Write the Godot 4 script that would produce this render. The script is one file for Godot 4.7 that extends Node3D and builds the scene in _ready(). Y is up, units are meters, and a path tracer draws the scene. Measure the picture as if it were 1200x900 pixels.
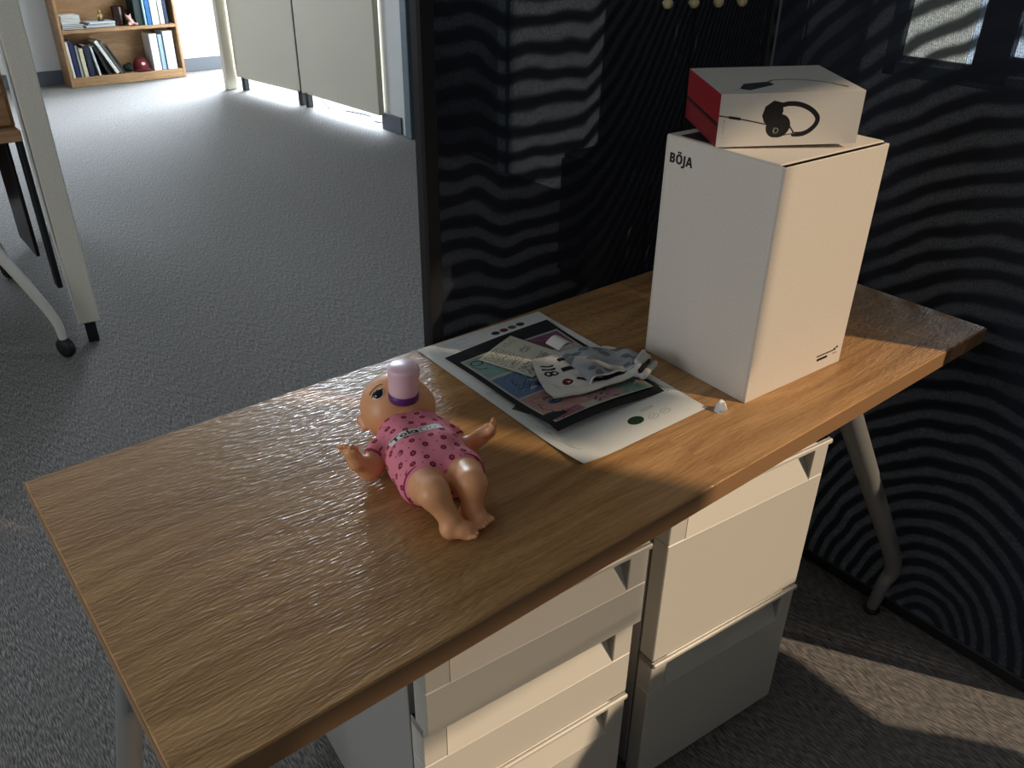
extends Node3D

# ------------------------------------------------------------------ measures (metres)
const H := 0.735            # desk top height
const DL := 1.456           # desk length
const DD := 0.554           # desk depth
const SUN_TRAVEL := Vector3(-0.431, -0.545, -0.720)

var M := {}
var rng := RandomNumberGenerator.new()
var taken := {}

# ------------------------------------------------------------------ nodes
func free_name(parent: Node, called: String) -> String:
	var key := str(parent.get_instance_id()) + called
	var n: int = taken.get(key, 0)
	taken[key] = n + 1
	return called if n == 0 else "%s_%03d" % [called, n]

func thing(called, label, category, at = Vector3.ZERO, turn = Vector3.ZERO, group = ""):
	var o := Node3D.new()
	o.name = free_name(self, called)
	add_child(o, true)
	o.position = at
	o.rotation = turn
	tag(o, label, category, group)
	return o

func tag(o, label, category, group = ""):
	o.set_meta("label", label)
	o.set_meta("category", category)
	if group:
		o.set_meta("group", group)
	return o

func put(parent, called, mesh, material, at = Vector3.ZERO, turn = Vector3.ZERO):
	var o := MeshInstance3D.new()
	o.name = free_name(parent, called)
	o.mesh = mesh
	o.material_override = material
	o.cast_shadow = GeometryInstance3D.SHADOW_CASTING_SETTING_ON
	parent.add_child(o, true)
	o.position = at
	o.rotation = turn
	return o

func struct(called, mesh, material, at = Vector3.ZERO, turn = Vector3.ZERO, label = "", category = ""):
	var o = put(self, called, mesh, material, at, turn)
	o.set_meta("kind", "structure")
	if label:
		o.set_meta("label", label)
		o.set_meta("category", category)
	return o

# ------------------------------------------------------------------ shapes
func start() -> SurfaceTool:
	var st := SurfaceTool.new()
	st.begin(Mesh.PRIMITIVE_TRIANGLES)
	st.set_smooth_group(-1)
	return st

func done(st: SurfaceTool) -> ArrayMesh:
	st.generate_normals()
	return st.commit()

# a triangle whose front looks away from c
func tri_out(st, a, b, c, from):
	var n: Vector3 = (b - a).cross(c - a)
	if n.dot((a + b + c) / 3.0 - from) > 0.0:
		for v in [a, c, b]:
			st.add_vertex(v)
	else:
		for v in [a, b, c]:
			st.add_vertex(v)

func quad_out(st, a, b, c, d, from):
	tri_out(st, a, b, c, from)
	tri_out(st, a, c, d, from)

# box with chamfered edges, centred on c
func add_box(st, size: Vector3, c := Vector3.ZERO, bev := 0.0, basis := Basis.IDENTITY):
	var h := size / 2.0
	bev = minf(bev, minf(h.x, minf(h.y, h.z)) * 0.9)
	var P := func(x, y, z): return c + basis * Vector3(x, y, z)
	if bev <= 0.0:
		for ax in 3:
			for s in [-1.0, 1.0]:
				var q := []
				for k in [[-1, -1], [1, -1], [1, 1], [-1, 1]]:
					var v := Vector3.ZERO
					v[ax] = s * h[ax]
					v[(ax + 1) % 3] = k[0] * h[(ax + 1) % 3]
					v[(ax + 2) % 3] = k[1] * h[(ax + 2) % 3]
					q.append(c + basis * v)
				quad_out(st, q[0], q[1], q[2], q[3], c)
		return
	var g := h - Vector3.ONE * bev
	for ax in 3:
		var b1 := (ax + 1) % 3
		var b2 := (ax + 2) % 3
		for s in [-1.0, 1.0]:
			var q := []
			for k in [[-1, -1], [1, -1], [1, 1], [-1, 1]]:
				var v := Vector3.ZERO
				v[ax] = s * h[ax]
				v[b1] = k[0] * g[b1]
				v[b2] = k[1] * g[b2]
				q.append(c + basis * v)
			quad_out(st, q[0], q[1], q[2], q[3], c)
		# edges along ax
		for s1 in [-1.0, 1.0]:
			for s2 in [-1.0, 1.0]:
				var e := []
				for k in [[-1, 0], [1, 0], [1, 1], [-1, 1]]:
					var v := Vector3.ZERO
					v[ax] = k[0] * g[ax]
					v[b1] = s1 * (h[b1] if k[1] == 0 else g[b1])
					v[b2] = s2 * (g[b2] if k[1] == 0 else h[b2])
					e.append(c + basis * v)
				quad_out(st, e[0], e[1], e[2], e[3], c)
	for sx in [-1.0, 1.0]:
		for sy in [-1.0, 1.0]:
			for sz in [-1.0, 1.0]:
				tri_out(st, P.call(sx * h.x, sy * g.y, sz * g.z), P.call(sx * g.x, sy * h.y, sz * g.z), P.call(sx * g.x, sy * g.y, sz * h.z), c)

func box(size: Vector3, bev := 0.0) -> ArrayMesh:
	var st := start()
	add_box(st, size, Vector3.ZERO, bev)
	return done(st)

# surface of revolution about y; profile = [[r, y], ...] from bottom to top
func lathe(profile, n := 32, smooth := true) -> ArrayMesh:
	var st := SurfaceTool.new()
	st.begin(Mesh.PRIMITIVE_TRIANGLES)
	st.set_smooth_group(0 if smooth else -1)
	for i in profile.size() - 1:
		for j in n:
			var a0 := TAU * j / n
			var a1 := TAU * (j + 1) / n
			var q := []
			for k in [[i, a0], [i, a1], [i + 1, a1], [i + 1, a0]]:
				q.append(Vector3(cos(k[1]) * profile[k[0]][0], profile[k[0]][1], sin(k[1]) * profile[k[0]][0]))
			if q[0].distance_to(q[1]) > 1e-7:
				for v in [q[0], q[1], q[2]]:
					st.add_vertex(v)
			if q[2].distance_to(q[3]) > 1e-7:
				for v in [q[0], q[2], q[3]]:
					st.add_vertex(v)
	st.generate_normals()
	return st.commit()

# round tube through points with one radius each
func tube(pts: Array, radii, n := 12) -> ArrayMesh:
	var st := SurfaceTool.new()
	st.begin(Mesh.PRIMITIVE_TRIANGLES)
	st.set_smooth_group(0)
	var rings := []
	var side := Vector3.ZERO
	for i in pts.size():
		var t: Vector3 = (pts[mini(i + 1, pts.size() - 1)] - pts[maxi(i - 1, 0)]).normalized()
		if side == Vector3.ZERO:
			side = t.cross(Vector3.UP if absf(t.y) < 0.9 else Vector3.RIGHT).normalized()
		side = (side - t * side.dot(t)).normalized()
		var up := t.cross(side)
		var r: float = radii[i] if radii is Array else radii
		var ring := []
		for j in n:
			var a := TAU * j / n
			ring.append(pts[i] + (side * cos(a) + up * sin(a)) * r)
		rings.append(ring)
	for i in pts.size() - 1:
		for j in n:
			var k := (j + 1) % n
			for v in [rings[i][j], rings[i + 1][j], rings[i + 1][k], rings[i][j], rings[i + 1][k], rings[i][k]]:
				st.add_vertex(v)
	st.set_smooth_group(-1)
	for e in [0, pts.size() - 1]:
		var inside: Vector3 = pts[1] if e == 0 else pts[e - 1]
		for j in n:
			tri_out(st, pts[e], rings[e][j], rings[e][(j + 1) % n], inside)
	st.generate_normals()
	return st.commit()

# smooth points of a Catmull-Rom curve
func curve(pts: Array, steps := 8) -> Array:
	var out := []
	for i in pts.size() - 1:
		var p0: Vector3 = pts[maxi(i - 1, 0)]
		var p1: Vector3 = pts[i]
		var p2: Vector3 = pts[i + 1]
		var p3: Vector3 = pts[mini(i + 2, pts.size() - 1)]
		for k in steps:
			out.append(p1.cubic_interpolate(p2, p0, p3, float(k) / steps))
	out.append(pts[pts.size() - 1])
	return out

# flat outline in xy pulled to a depth along z, centred on z = 0
func prism(poly: PackedVector2Array, depth: float) -> ArrayMesh:
	var st := start()
	var idx := Geometry2D.triangulate_polygon(poly)
	for s in [-1.0, 1.0]:
		for i in range(0, idx.size(), 3):
			var a := Vector3(poly[idx[i]].x, poly[idx[i]].y, s * depth / 2)
			var b := Vector3(poly[idx[i + 1]].x, poly[idx[i + 1]].y, s * depth / 2)
			var c := Vector3(poly[idx[i + 2]].x, poly[idx[i + 2]].y, s * depth / 2)
			tri_out(st, a, b, c, (a + b + c) / 3.0 - Vector3(0, 0, s))
	var ccw := not Geometry2D.is_polygon_clockwise(poly)
	for i in poly.size():
		var p := poly[i]
		var q := poly[(i + 1) % poly.size()]
		var e := q - p
		var out := Vector3(e.y, -e.x, 0) * (1.0 if ccw else -1.0)
		var a := Vector3(p.x, p.y, -depth / 2)
		var b := Vector3(q.x, q.y, -depth / 2)
		var mid := (a + b) / 2
		quad_out(st, a, b, b + Vector3(0, 0, depth), a + Vector3(0, 0, depth), mid + Vector3(0, 0, depth / 2) - out.normalized())
	return done(st)

# a sheet with thickness from a function (u, v) -> point; uv runs 0..1
func sheet(nu: int, nv: int, f: Callable, thick := 0.0004) -> ArrayMesh:
	var st := SurfaceTool.new()
	st.begin(Mesh.PRIMITIVE_TRIANGLES)
	var pts := []
	for j in nv + 1:
		for i in nu + 1:
			pts.append(f.call(float(i) / nu, float(j) / nv))
	var nor := []
	for j in nv + 1:
		for i in nu + 1:
			var du: Vector3 = pts[j * (nu + 1) + mini(i + 1, nu)] - pts[j * (nu + 1) + maxi(i - 1, 0)]
			var dv: Vector3 = pts[mini(j + 1, nv) * (nu + 1) + i] - pts[maxi(j - 1, 0) * (nu + 1) + i]
			var n := dv.cross(du).normalized()
			nor.append(n if n.y >= 0.0 else -n)
	for s in [0, 1]:
		for j in nv + 1:
			for i in nu + 1:
				var k: int = j * (nu + 1) + i
				st.set_uv(Vector2(float(i) / nu, float(j) / nv))
				st.set_normal(nor[k] if s == 0 else -nor[k])
				st.add_vertex(pts[k] if s == 0 else pts[k] - nor[k] * thick)
	var total := (nu + 1) * (nv + 1)
	for j in nv:
		for i in nu:
			var a := j * (nu + 1) + i
			for t in [a, a + 1, a + nu + 2, a, a + nu + 2, a + nu + 1]:
				st.add_index(t)
			for t in [a, a + nu + 2, a + 1, a, a + nu + 1, a + nu + 2]:
				st.add_index(t + total)
	# rim
	var rim := []
	for i in nu:
		rim.append([i, i + 1]); rim.append([nv * (nu + 1) + i, nv * (nu + 1) + i + 1])
	for j in nv:
		rim.append([j * (nu + 1), (j + 1) * (nu + 1)]); rim.append([j * (nu + 1) + nu, (j + 1) * (nu + 1) + nu])
	for e in rim:
		for t in [e[0], e[1], e[1] + total, e[0], e[1] + total, e[0] + total]:
			st.add_index(t)
	return st.commit()

# upright rectangle w x h in the xy plane facing +z, with uv
func card(w: float, h: float) -> ArrayMesh:
	var st := SurfaceTool.new()
	st.begin(Mesh.PRIMITIVE_TRIANGLES)
	var q := [[-w / 2, h / 2, 0, 0], [w / 2, h / 2, 1, 0], [w / 2, -h / 2, 1, 1], [-w / 2, -h / 2, 0, 1]]
	for k in [0, 1, 2, 0, 2, 3]:
		st.set_normal(Vector3(0, 0, 1))
		st.set_uv(Vector2(q[k][2], q[k][3]))
		st.add_vertex(Vector3(q[k][0], q[k][1], 0))
	return st.commit()

# smooth body: bones [a, b, ra, rb, (blend)] joined with a smooth minimum, meshed as surface nets
func bone_distance(p: Vector3, b: Array) -> float:
	var ba: Vector3 = b[1] - b[0]
	var l := ba.length_squared()
	var t := 0.0 if l < 1e-12 else clampf((p - b[0]).dot(ba) / l, 0.0, 1.0)
	return p.distance_to(b[0] + ba * t) - lerpf(b[2], b[3], t)

func field_at(p: Vector3, bones: Array, k: float) -> float:
	var f := 1.0
	for b in bones:
		var d := bone_distance(p, b)
		var kk: float = b[4] if b.size() > 4 else k
		var h := maxf(kk - absf(f - d), 0.0) / kk
		f = minf(f, d) - h * h * kk * 0.25
	return f

func blob(bones: Array, cell: float, k: float) -> ArrayMesh:
	var lo := Vector3.ONE * 1e6
	var hi := -lo
	for b in bones:
		for e in [[b[0], b[2]], [b[1], b[3]]]:
			lo = lo.min(e[0] - Vector3.ONE * e[1])
			hi = hi.max(e[0] + Vector3.ONE * e[1])
	lo -= Vector3.ONE * (k + cell * 3)
	hi += Vector3.ONE * (k + cell * 3)
	var nx := int((hi.x - lo.x) / cell) + 2
	var ny := int((hi.y - lo.y) / cell) + 2
	var nz := int((hi.z - lo.z) / cell) + 2
	var f := PackedFloat32Array()
	f.resize(nx * ny * nz)
	f.fill(1.0)
	for b in bones:
		var kk: float = b[4] if b.size() > 4 else k
		var reach: float = maxf(b[2], b[3]) + kk + cell * 2.5
		var a0: Vector3 = ((b[0].min(b[1]) - Vector3.ONE * reach - lo) / cell).floor().max(Vector3.ZERO)
		var a1: Vector3 = ((b[0].max(b[1]) + Vector3.ONE * reach - lo) / cell).ceil().min(Vector3(nx - 1, ny - 1, nz - 1))
		var pa: Vector3 = b[0]
		var ba: Vector3 = b[1] - b[0]
		var l := maxf(ba.length_squared(), 1e-12)
		for z in range(int(a0.z), int(a1.z) + 1):
			for y in range(int(a0.y), int(a1.y) + 1):
				var at := (z * ny + y) * nx
				for x in range(int(a0.x), int(a1.x) + 1):
					var p := lo + Vector3(x, y, z) * cell - pa
					var t := clampf(p.dot(ba) / l, 0.0, 1.0)
					var d := (p - ba * t).length() - lerpf(b[2], b[3], t)
					var o := f[at + x]
					var h := maxf(kk - absf(o - d), 0.0) / kk
					f[at + x] = minf(o, d) - h * h * kk * 0.25
	var st := SurfaceTool.new()
	st.begin(Mesh.PRIMITIVE_TRIANGLES)
	var ids := {}
	var count := 0
	var off := [0, 1, nx, nx + 1, nx * ny, nx * ny + 1, nx * ny + nx, nx * ny + nx + 1]
	var pos := [Vector3(0, 0, 0), Vector3(1, 0, 0), Vector3(0, 1, 0), Vector3(1, 1, 0), Vector3(0, 0, 1), Vector3(1, 0, 1), Vector3(0, 1, 1), Vector3(1, 1, 1)]
	var edges := [[0, 1], [2, 3], [4, 5], [6, 7], [0, 2], [1, 3], [4, 6], [5, 7], [0, 4], [1, 5], [2, 6], [3, 7]]
	var near := cell * 2.0
	for z in nz - 1:
		for y in ny - 1:
			var at := (z * ny + y) * nx
			for x in nx - 1:
				if absf(f[at + x]) > near:
					continue
				var inside := 0
				for q in 8:
					if f[at + x + off[q]] < 0.0:
						inside += 1
				if inside == 0 or inside == 8:
					continue
				var sum := Vector3.ZERO
				var n := 0
				for e in edges:
					var f0 := f[at + x + off[e[0]]]
					var f1 := f[at + x + off[e[1]]]
					if (f0 < 0.0) != (f1 < 0.0):
						sum += pos[e[0]].lerp(pos[e[1]], f0 / (f0 - f1))
						n += 1
				var c := at + x
				var g := Vector3(f[c + 1] + f[c + 1 + nx] + f[c + 1 + nx * ny] - f[c] - f[c + nx] - f[c + nx * ny], f[c + nx] + f[c + nx + 1] + f[c + nx + nx * ny] - f[c] - f[c + 1] - f[c + nx * ny], f[c + nx * ny] + f[c + nx * ny + 1] + f[c + nx * ny + nx] - f[c] - f[c + 1] - f[c + nx])
				st.set_normal(g.normalized())
				st.add_vertex(lo + (Vector3(x, y, z) + sum / n) * cell)
				ids[c] = count
				count += 1
	for z in range(1, nz - 1):
		for y in range(1, ny - 1):
			var at := (z * ny + y) * nx
			for x in range(1, nx - 1):
				var c := at + x
				if not ids.has(c):
					continue
				var s := f[c] < 0.0
				for ax in 3:
					var step: int = [1, nx, nx * ny][ax]
					if (f[c + step] < 0.0) == s:
						continue
					var u: int = [nx, nx * ny, 1][ax]
					var v: int = [nx * ny, 1, nx][ax]
					if not (ids.has(c - u) and ids.has(c - v) and ids.has(c - u - v)):
						continue
					var q := [ids[c], ids[c - u], ids[c - u - v], ids[c - v]]
					for t in ([0, 1, 2, 0, 2, 3] if not s else [0, 2, 1, 0, 3, 2]):
						st.add_index(q[t])
	return st.commit()

# ------------------------------------------------------------------ drawing
func canvas(w, h, c: Color) -> Image:
	var im := Image.create(w, h, false, Image.FORMAT_RGBA8)
	im.fill(c)
	return im

func fill_poly(im: Image, pts: Array, c: Color):
	var y0 := im.get_height()
	var y1 := 0
	for p in pts:
		y0 = mini(y0, int(floor(p.y)))
		y1 = maxi(y1, int(ceil(p.y)))
	for y in range(maxi(y0, 0), mini(y1, im.get_height() - 1) + 1):
		var xs := []
		var yy := y + 0.5
		for i in pts.size():
			var a: Vector2 = pts[i]
			var b: Vector2 = pts[(i + 1) % pts.size()]
			if (a.y <= yy) != (b.y <= yy):
				xs.append(a.x + (yy - a.y) / (b.y - a.y) * (b.x - a.x))
		xs.sort()
		for i in range(0, xs.size() - 1, 2):
			var x0 := maxi(int(round(xs[i])), 0)
			var x1 := mini(int(round(xs[i + 1])), im.get_width())
			if x1 > x0:
				im.fill_rect(Rect2i(x0, y, x1 - x0, 1), c)

func fill_oval(im: Image, at: Vector2, rx: float, ry: float, c: Color):
	for y in range(maxi(int(at.y - ry), 0), mini(int(at.y + ry), im.get_height() - 1) + 1):
		var k := 1.0 - pow((y + 0.5 - at.y) / ry, 2)
		if k <= 0.0:
			continue
		var w := sqrt(k) * rx
		var x0 := maxi(int(round(at.x - w)), 0)
		var x1 := mini(int(round(at.x + w)), im.get_width())
		if x1 > x0:
			im.fill_rect(Rect2i(x0, y, x1 - x0, 1), c)

func stroke(im: Image, pts: Array, width: float, c: Color):
	for i in pts.size() - 1:
		var a: Vector2 = pts[i]
		var b: Vector2 = pts[i + 1]
		var n := maxi(int(a.distance_to(b) / maxf(width * 0.3, 1.0)), 1)
		for k in n + 1:
			fill_oval(im, a.lerp(b, float(k) / n), width / 2, width / 2, c)

func arc(at: Vector2, rx: float, ry: float, from: float, to: float, n := 16) -> Array:
	var out := []
	for i in n + 1:
		var a := deg_to_rad(lerpf(from, to, float(i) / n))
		out.append(at + Vector2(cos(a) * rx, sin(a) * ry))
	return out

# hand-drawn looking scribble lines inside a rectangle
func scribble(im: Image, r: Rect2, lines: int, width: float, c: Color, jag := 0.4):
	for l in lines:
		var y := r.position.y + r.size.y * (l + 0.5) / lines
		var pts := []
		var n := maxi(int(r.size.x / 7.0), 3)
		for i in n + 1:
			pts.append(Vector2(r.position.x + r.size.x * i / n + rng.randf_range(-2, 2), y + rng.randf_range(-jag, jag) * r.size.y / lines))
		stroke(im, pts, width, c)

# pencil hatching over a polygonal area
func hatch(im: Image, r: Rect2, n: int, slope: float, c: Color, spread := 0.08):
	for i in n:
		var x := r.position.x + rng.randf() * r.size.x
		var y := r.position.y + rng.randf() * r.size.y
		var l := rng.randf_range(0.1, 0.35) * r.size.x
		var b := Vector2(clampf(x + l, r.position.x, r.end.x), clampf(y + l * slope, r.position.y, r.end.y))
		var k := rng.randf_range(-spread, spread)
		stroke(im, [Vector2(x, y), b], 2.0, Color(c.r + k, c.g + k, c.b + k))

func tex(im: Image) -> ImageTexture:
	im.generate_mipmaps()
	return ImageTexture.create_from_image(im)

# ------------------------------------------------------------------ materials
func mat(c, rough := 0.6, metal := 0.0) -> StandardMaterial3D:
	var m := StandardMaterial3D.new()
	m.albedo_color = c if c is Color else Color(c)
	m.roughness = rough
	m.metallic = metal
	return m

func printed(im: Image, rough := 0.7) -> StandardMaterial3D:
	var m := mat(Color.WHITE, rough)
	m.albedo_texture = tex(im)
	return m

func noise(freq: float, seed_: int, oct := 3) -> FastNoiseLite:
	var n := FastNoiseLite.new()
	n.noise_type = FastNoiseLite.TYPE_SIMPLEX_SMOOTH
	n.frequency = freq
	n.seed = seed_
	n.fractal_octaves = oct
	return n

# a tile of grey noise as an image; sx, sy stretch it
func noise_tile(w: int, h: int, sx: float, sy: float, seed_: int, low: Color, high: Color, contrast := 1.0, oct := 4) -> Image:
	var n := noise(1.0, seed_, oct)
	var im := Image.create(w, h, false, Image.FORMAT_RGB8)
	var data := PackedByteArray()
	data.resize(w * h * 3)
	for y in h:
		# blend across the border so that the tile repeats
		for x in w:
			var u := float(x) / w
			var v := float(y) / h
			var a := n.get_noise_2d(u * sx, v * sy)
			if u > 0.85:
				a = lerpf(a, n.get_noise_2d((u - 1.0) * sx, v * sy), (u - 0.85) / 0.15)
			if v > 0.85:
				a = lerpf(a, n.get_noise_2d(u * sx, (v - 1.0) * sy), (v - 0.85) / 0.15)
			var k := clampf(0.5 + a * contrast, 0.0, 1.0)
			var c := low.lerp(high, k)
			var at := (y * w + x) * 3
			data[at] = int(c.r * 255)
			data[at + 1] = int(c.g * 255)
			data[at + 2] = int(c.b * 255)
	im = Image.create_from_data(w, h, false, Image.FORMAT_RGB8, data)
	return im

func triplanar(m: StandardMaterial3D, scale: Vector3, world := false):
	m.uv1_triplanar = not world
	m.uv1_world_triplanar = world
	if world:
		m.uv1_triplanar = true
	m.uv1_scale = scale
	return m

func wood_image(w: int, h: int, base: Color, dark: Color, seed_: int) -> Image:
	var a := noise(1.0, seed_, 3)
	var b := noise(1.0, seed_ + 7, 2)
	var data := PackedByteArray()
	data.resize(w * h * 3)
	for y in h:
		for x in w:
			var u := float(x) / w
			var v := float(y) / h
			var warp := b.get_noise_2d(u * 2.5, v * 5.0) * 0.05
			var broad := a.get_noise_2d(u * 1.5, (v + warp) * 24.0)
			var fine := a.get_noise_2d(u * 14.0 + 50.0, (v + warp * 0.3) * 150.0)
			var k := clampf(0.42 + broad * 0.42 + fine * 0.30, 0.0, 1.0)
			var c := base.lerp(dark, k)
			var at := (y * w + x) * 3
			data[at] = int(c.r * 255)
			data[at + 1] = int(c.g * 255)
			data[at + 2] = int(c.b * 255)
	return Image.create_from_data(w, h, false, Image.FORMAT_RGB8, data)

func make_materials():
	# carpet: ribs along z, worked into colour and relief
	var carpet := mat(Color.WHITE, 0.92)
	var ci := noise_tile(1024, 1024, 130.0, 13.0, 11, Color(0.23, 0.222, 0.215), Color(0.60, 0.575, 0.55), 0.95, 4)
	var ct := tex(ci)
	carpet.albedo_texture = ct
	carpet.heightmap_enabled = true
	carpet.heightmap_texture = ct
	carpet.heightmap_scale = 0.10
	triplanar(carpet, Vector3(2.7, 2.7, 2.7), true)
	M.carpet = carpet

	var wood := mat(Color.WHITE, 0.27)
	wood.albedo_texture = tex(wood_image(1024, 512, Color(0.76, 0.59, 0.385), Color(0.53, 0.375, 0.22), 3))
	wood.normal_enabled = true
	var bump := noise_tile(512, 512, 60.0, 200.0, 31, Color.BLACK, Color.WHITE, 0.8, 2)
	bump.bump_map_to_normal_map(1.0)
	wood.normal_texture = tex(bump)
	wood.normal_scale = 0.42
	wood.metallic_specular = 0.42
	triplanar(wood, Vector3(0.7, 1.4, 1.4))
	M.wood = wood
	var edge := mat(Color(0.57, 0.43, 0.29), 0.5)
	M.wood_edge = edge
	var oak := mat(Color.WHITE, 0.5)
	oak.albedo_texture = tex(wood_image(512, 256, Color(0.70, 0.55, 0.39), Color(0.52, 0.38, 0.25), 23))
	triplanar(oak, Vector3(1, 1, 1))
	M.oak = oak
	M.steel_white = mat(Color(0.80, 0.78, 0.73), 0.42)
	M.steel_body = mat(Color(0.60, 0.59, 0.57), 0.45)
	M.leg_grey = mat(Color(0.55, 0.55, 0.54), 0.38, 0.35)
	M.dark_metal = mat(Color(0.055, 0.057, 0.065), 0.55)
	M.black = mat(Color(0.03, 0.03, 0.035), 0.6)
	M.wall = mat(Color(0.84, 0.835, 0.82), 0.9)
	M.wall_darkened = mat(Color(0.55, 0.53, 0.51), 0.9)  # unseen walls coloured darker to cut bounced light
	M.ceiling = mat(Color(0.58, 0.58, 0.57), 0.95)
	M.baseboard = mat(Color(0.36, 0.38, 0.41), 0.7)
	M.frame_grey = mat(Color(0.40, 0.45, 0.48), 0.6)
	M.frame_dark = mat(Color(0.07, 0.09, 0.12), 0.5)
	var cloth := mat(Color.WHITE, 0.9)
	cloth.albedo_texture = tex(noise_tile(256, 256, 60, 60, 41, Color(0.78, 0.745, 0.67), Color(0.86, 0.83, 0.76), 0.8, 3))
	triplanar(cloth, Vector3(3, 3, 3))
	M.panel_cloth = cloth
	var carton := mat(Color.WHITE, 0.8)
	carton.albedo_texture = tex(noise_tile(256, 256, 40, 40, 43, Color(0.80, 0.765, 0.71), Color(0.845, 0.81, 0.755), 0.7, 4))
	triplanar(carton, Vector3(6, 6, 6))
	M.carton = carton
	M.carton_inside = mat(Color(0.36, 0.29, 0.23), 0.9)
	M.paper = mat(Color(0.86, 0.86, 0.83), 0.8)
	var skin := mat(Color(0.90, 0.645, 0.45), 0.42)
	skin.subsurf_scatter_enabled = true
	skin.subsurf_scatter_strength = 0.12
	M.skin = skin
	M.pin = mat(Color(0.80, 0.74, 0.55), 0.3)
	M.ink = mat(Color(0.02, 0.02, 0.03), 0.6)

# woven screen fabric: moire bands of two layered nets, painted into one sheet's opacity
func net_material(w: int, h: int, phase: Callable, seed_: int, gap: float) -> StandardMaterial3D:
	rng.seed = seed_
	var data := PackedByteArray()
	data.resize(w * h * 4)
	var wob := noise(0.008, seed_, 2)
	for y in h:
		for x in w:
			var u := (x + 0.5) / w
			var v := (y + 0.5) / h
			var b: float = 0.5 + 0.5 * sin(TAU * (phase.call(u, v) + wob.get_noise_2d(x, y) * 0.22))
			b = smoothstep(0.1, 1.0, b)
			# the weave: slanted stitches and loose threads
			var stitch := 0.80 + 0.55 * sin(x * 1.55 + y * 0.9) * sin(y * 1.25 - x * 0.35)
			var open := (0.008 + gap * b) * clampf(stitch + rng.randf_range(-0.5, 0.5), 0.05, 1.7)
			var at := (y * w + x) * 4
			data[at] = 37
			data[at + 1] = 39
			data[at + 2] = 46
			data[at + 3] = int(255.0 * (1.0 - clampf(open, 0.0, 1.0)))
	var im := Image.create_from_data(w, h, false, Image.FORMAT_RGBA8, data)
	var m := mat(Color.WHITE, 0.95)
	m.albedo_texture = tex(im)
	m.transparency = BaseMaterial3D.TRANSPARENCY_ALPHA
	m.cull_mode = BaseMaterial3D.CULL_DISABLED
	m.metallic_specular = 0.1
	return m

# ------------------------------------------------------------------ the scene
func _ready():
	rng.seed = 5
	# camera
	var cam := Camera3D.new()
	cam.name = "camera"
	add_child(cam)
	cam.position = Vector3(-0.064, 1.383, 1.061)
	cam.rotation = Vector3(-0.521, -0.688, 0.014)
	cam.fov = rad_to_deg(2.0 * atan(450.0 / 976.84))
	cam.near = 0.02
	cam.far = 200.0
	cam.current = true

	# sky and exposure
	var env := Environment.new()
	env.background_mode = Environment.BG_SKY
	var sky_mat := ProceduralSkyMaterial.new()
	sky_mat.sky_top_color = Color(0.62, 0.64, 0.68)
	sky_mat.sky_horizon_color = Color(0.92, 0.86, 0.78)
	sky_mat.ground_bottom_color = Color(0.42, 0.44, 0.46)
	sky_mat.ground_horizon_color = Color(0.62, 0.66, 0.70)
	sky_mat.sky_energy_multiplier = 0.14
	sky_mat.ground_energy_multiplier = 0.10
	var sky := Sky.new()
	sky.sky_material = sky_mat
	env.sky = sky
	env.tonemap_mode = Environment.TONE_MAPPER_LINEAR
	env.tonemap_exposure = 0.88
	env.sdfgi_enabled = true
	env.ssao_enabled = true
	env.ssil_enabled = true
	var world := WorldEnvironment.new()
	world.name = "world"
	world.environment = env
	add_child(world)

	# low warm sun through the window behind the camera's right shoulder
	var sun := DirectionalLight3D.new()
	sun.name = "sun"
	add_child(sun)
	sun.look_at_from_position(Vector3.ZERO, SUN_TRAVEL, Vector3.UP)
	sun.light_color = Color(1.0, 0.90, 0.785)
	sun.light_energy = 1.45
	sun.light_angular_distance = 0.9
	sun.shadow_enabled = true

	# daylight entering at the windows of the far end of the office
	daylight("window_daylight", Vector3(4.20, 1.50, -7.27), Vector2(2.1, 1.95), Vector3(0, 0, 1), Color(0.88, 0.94, 1.0), 170.0)
	daylight("window_daylight", Vector3(-0.2, 1.65, -7.1), Vector2(2.1, 1.5), Vector3(0, 0, 1), Color(0.88, 0.94, 1.0), 11.0)

	daylight("window_daylight", Vector3(-3.0, 1.65, -0.2), Vector2(1.7, 1.3), Vector3(1, 0, 0), Color(0.95, 0.97, 1.0), 4.8)
	daylight("window_daylight", Vector3(3.03, 1.57, 0.165), Vector2(0.62, 1.15), Vector3(-1, 0, 0), Color(0.86, 0.93, 1.0), 1.5)

	make_materials()
	build_room()
	build_screens()
	build_desk()
	build_pedestals()
	build_carton()
	build_headphone_box()
	build_papers()
	build_doll()
	build_bookcase()
	build_cubicle_panels()
	build_neighbour_desk()
	build_shade_casters()

func daylight(called, at, size, facing, color, energy):
	var l := AreaLight3D.new()
	l.name = free_name(self, called)
	add_child(l, true)
	l.look_at_from_position(at, at + facing, Vector3.UP)
	l.area_size = size
	l.light_color = color
	l.light_energy = energy
	l.area_normalize_energy = true
	l.area_range = 30.0
	l.shadow_enabled = true

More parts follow.
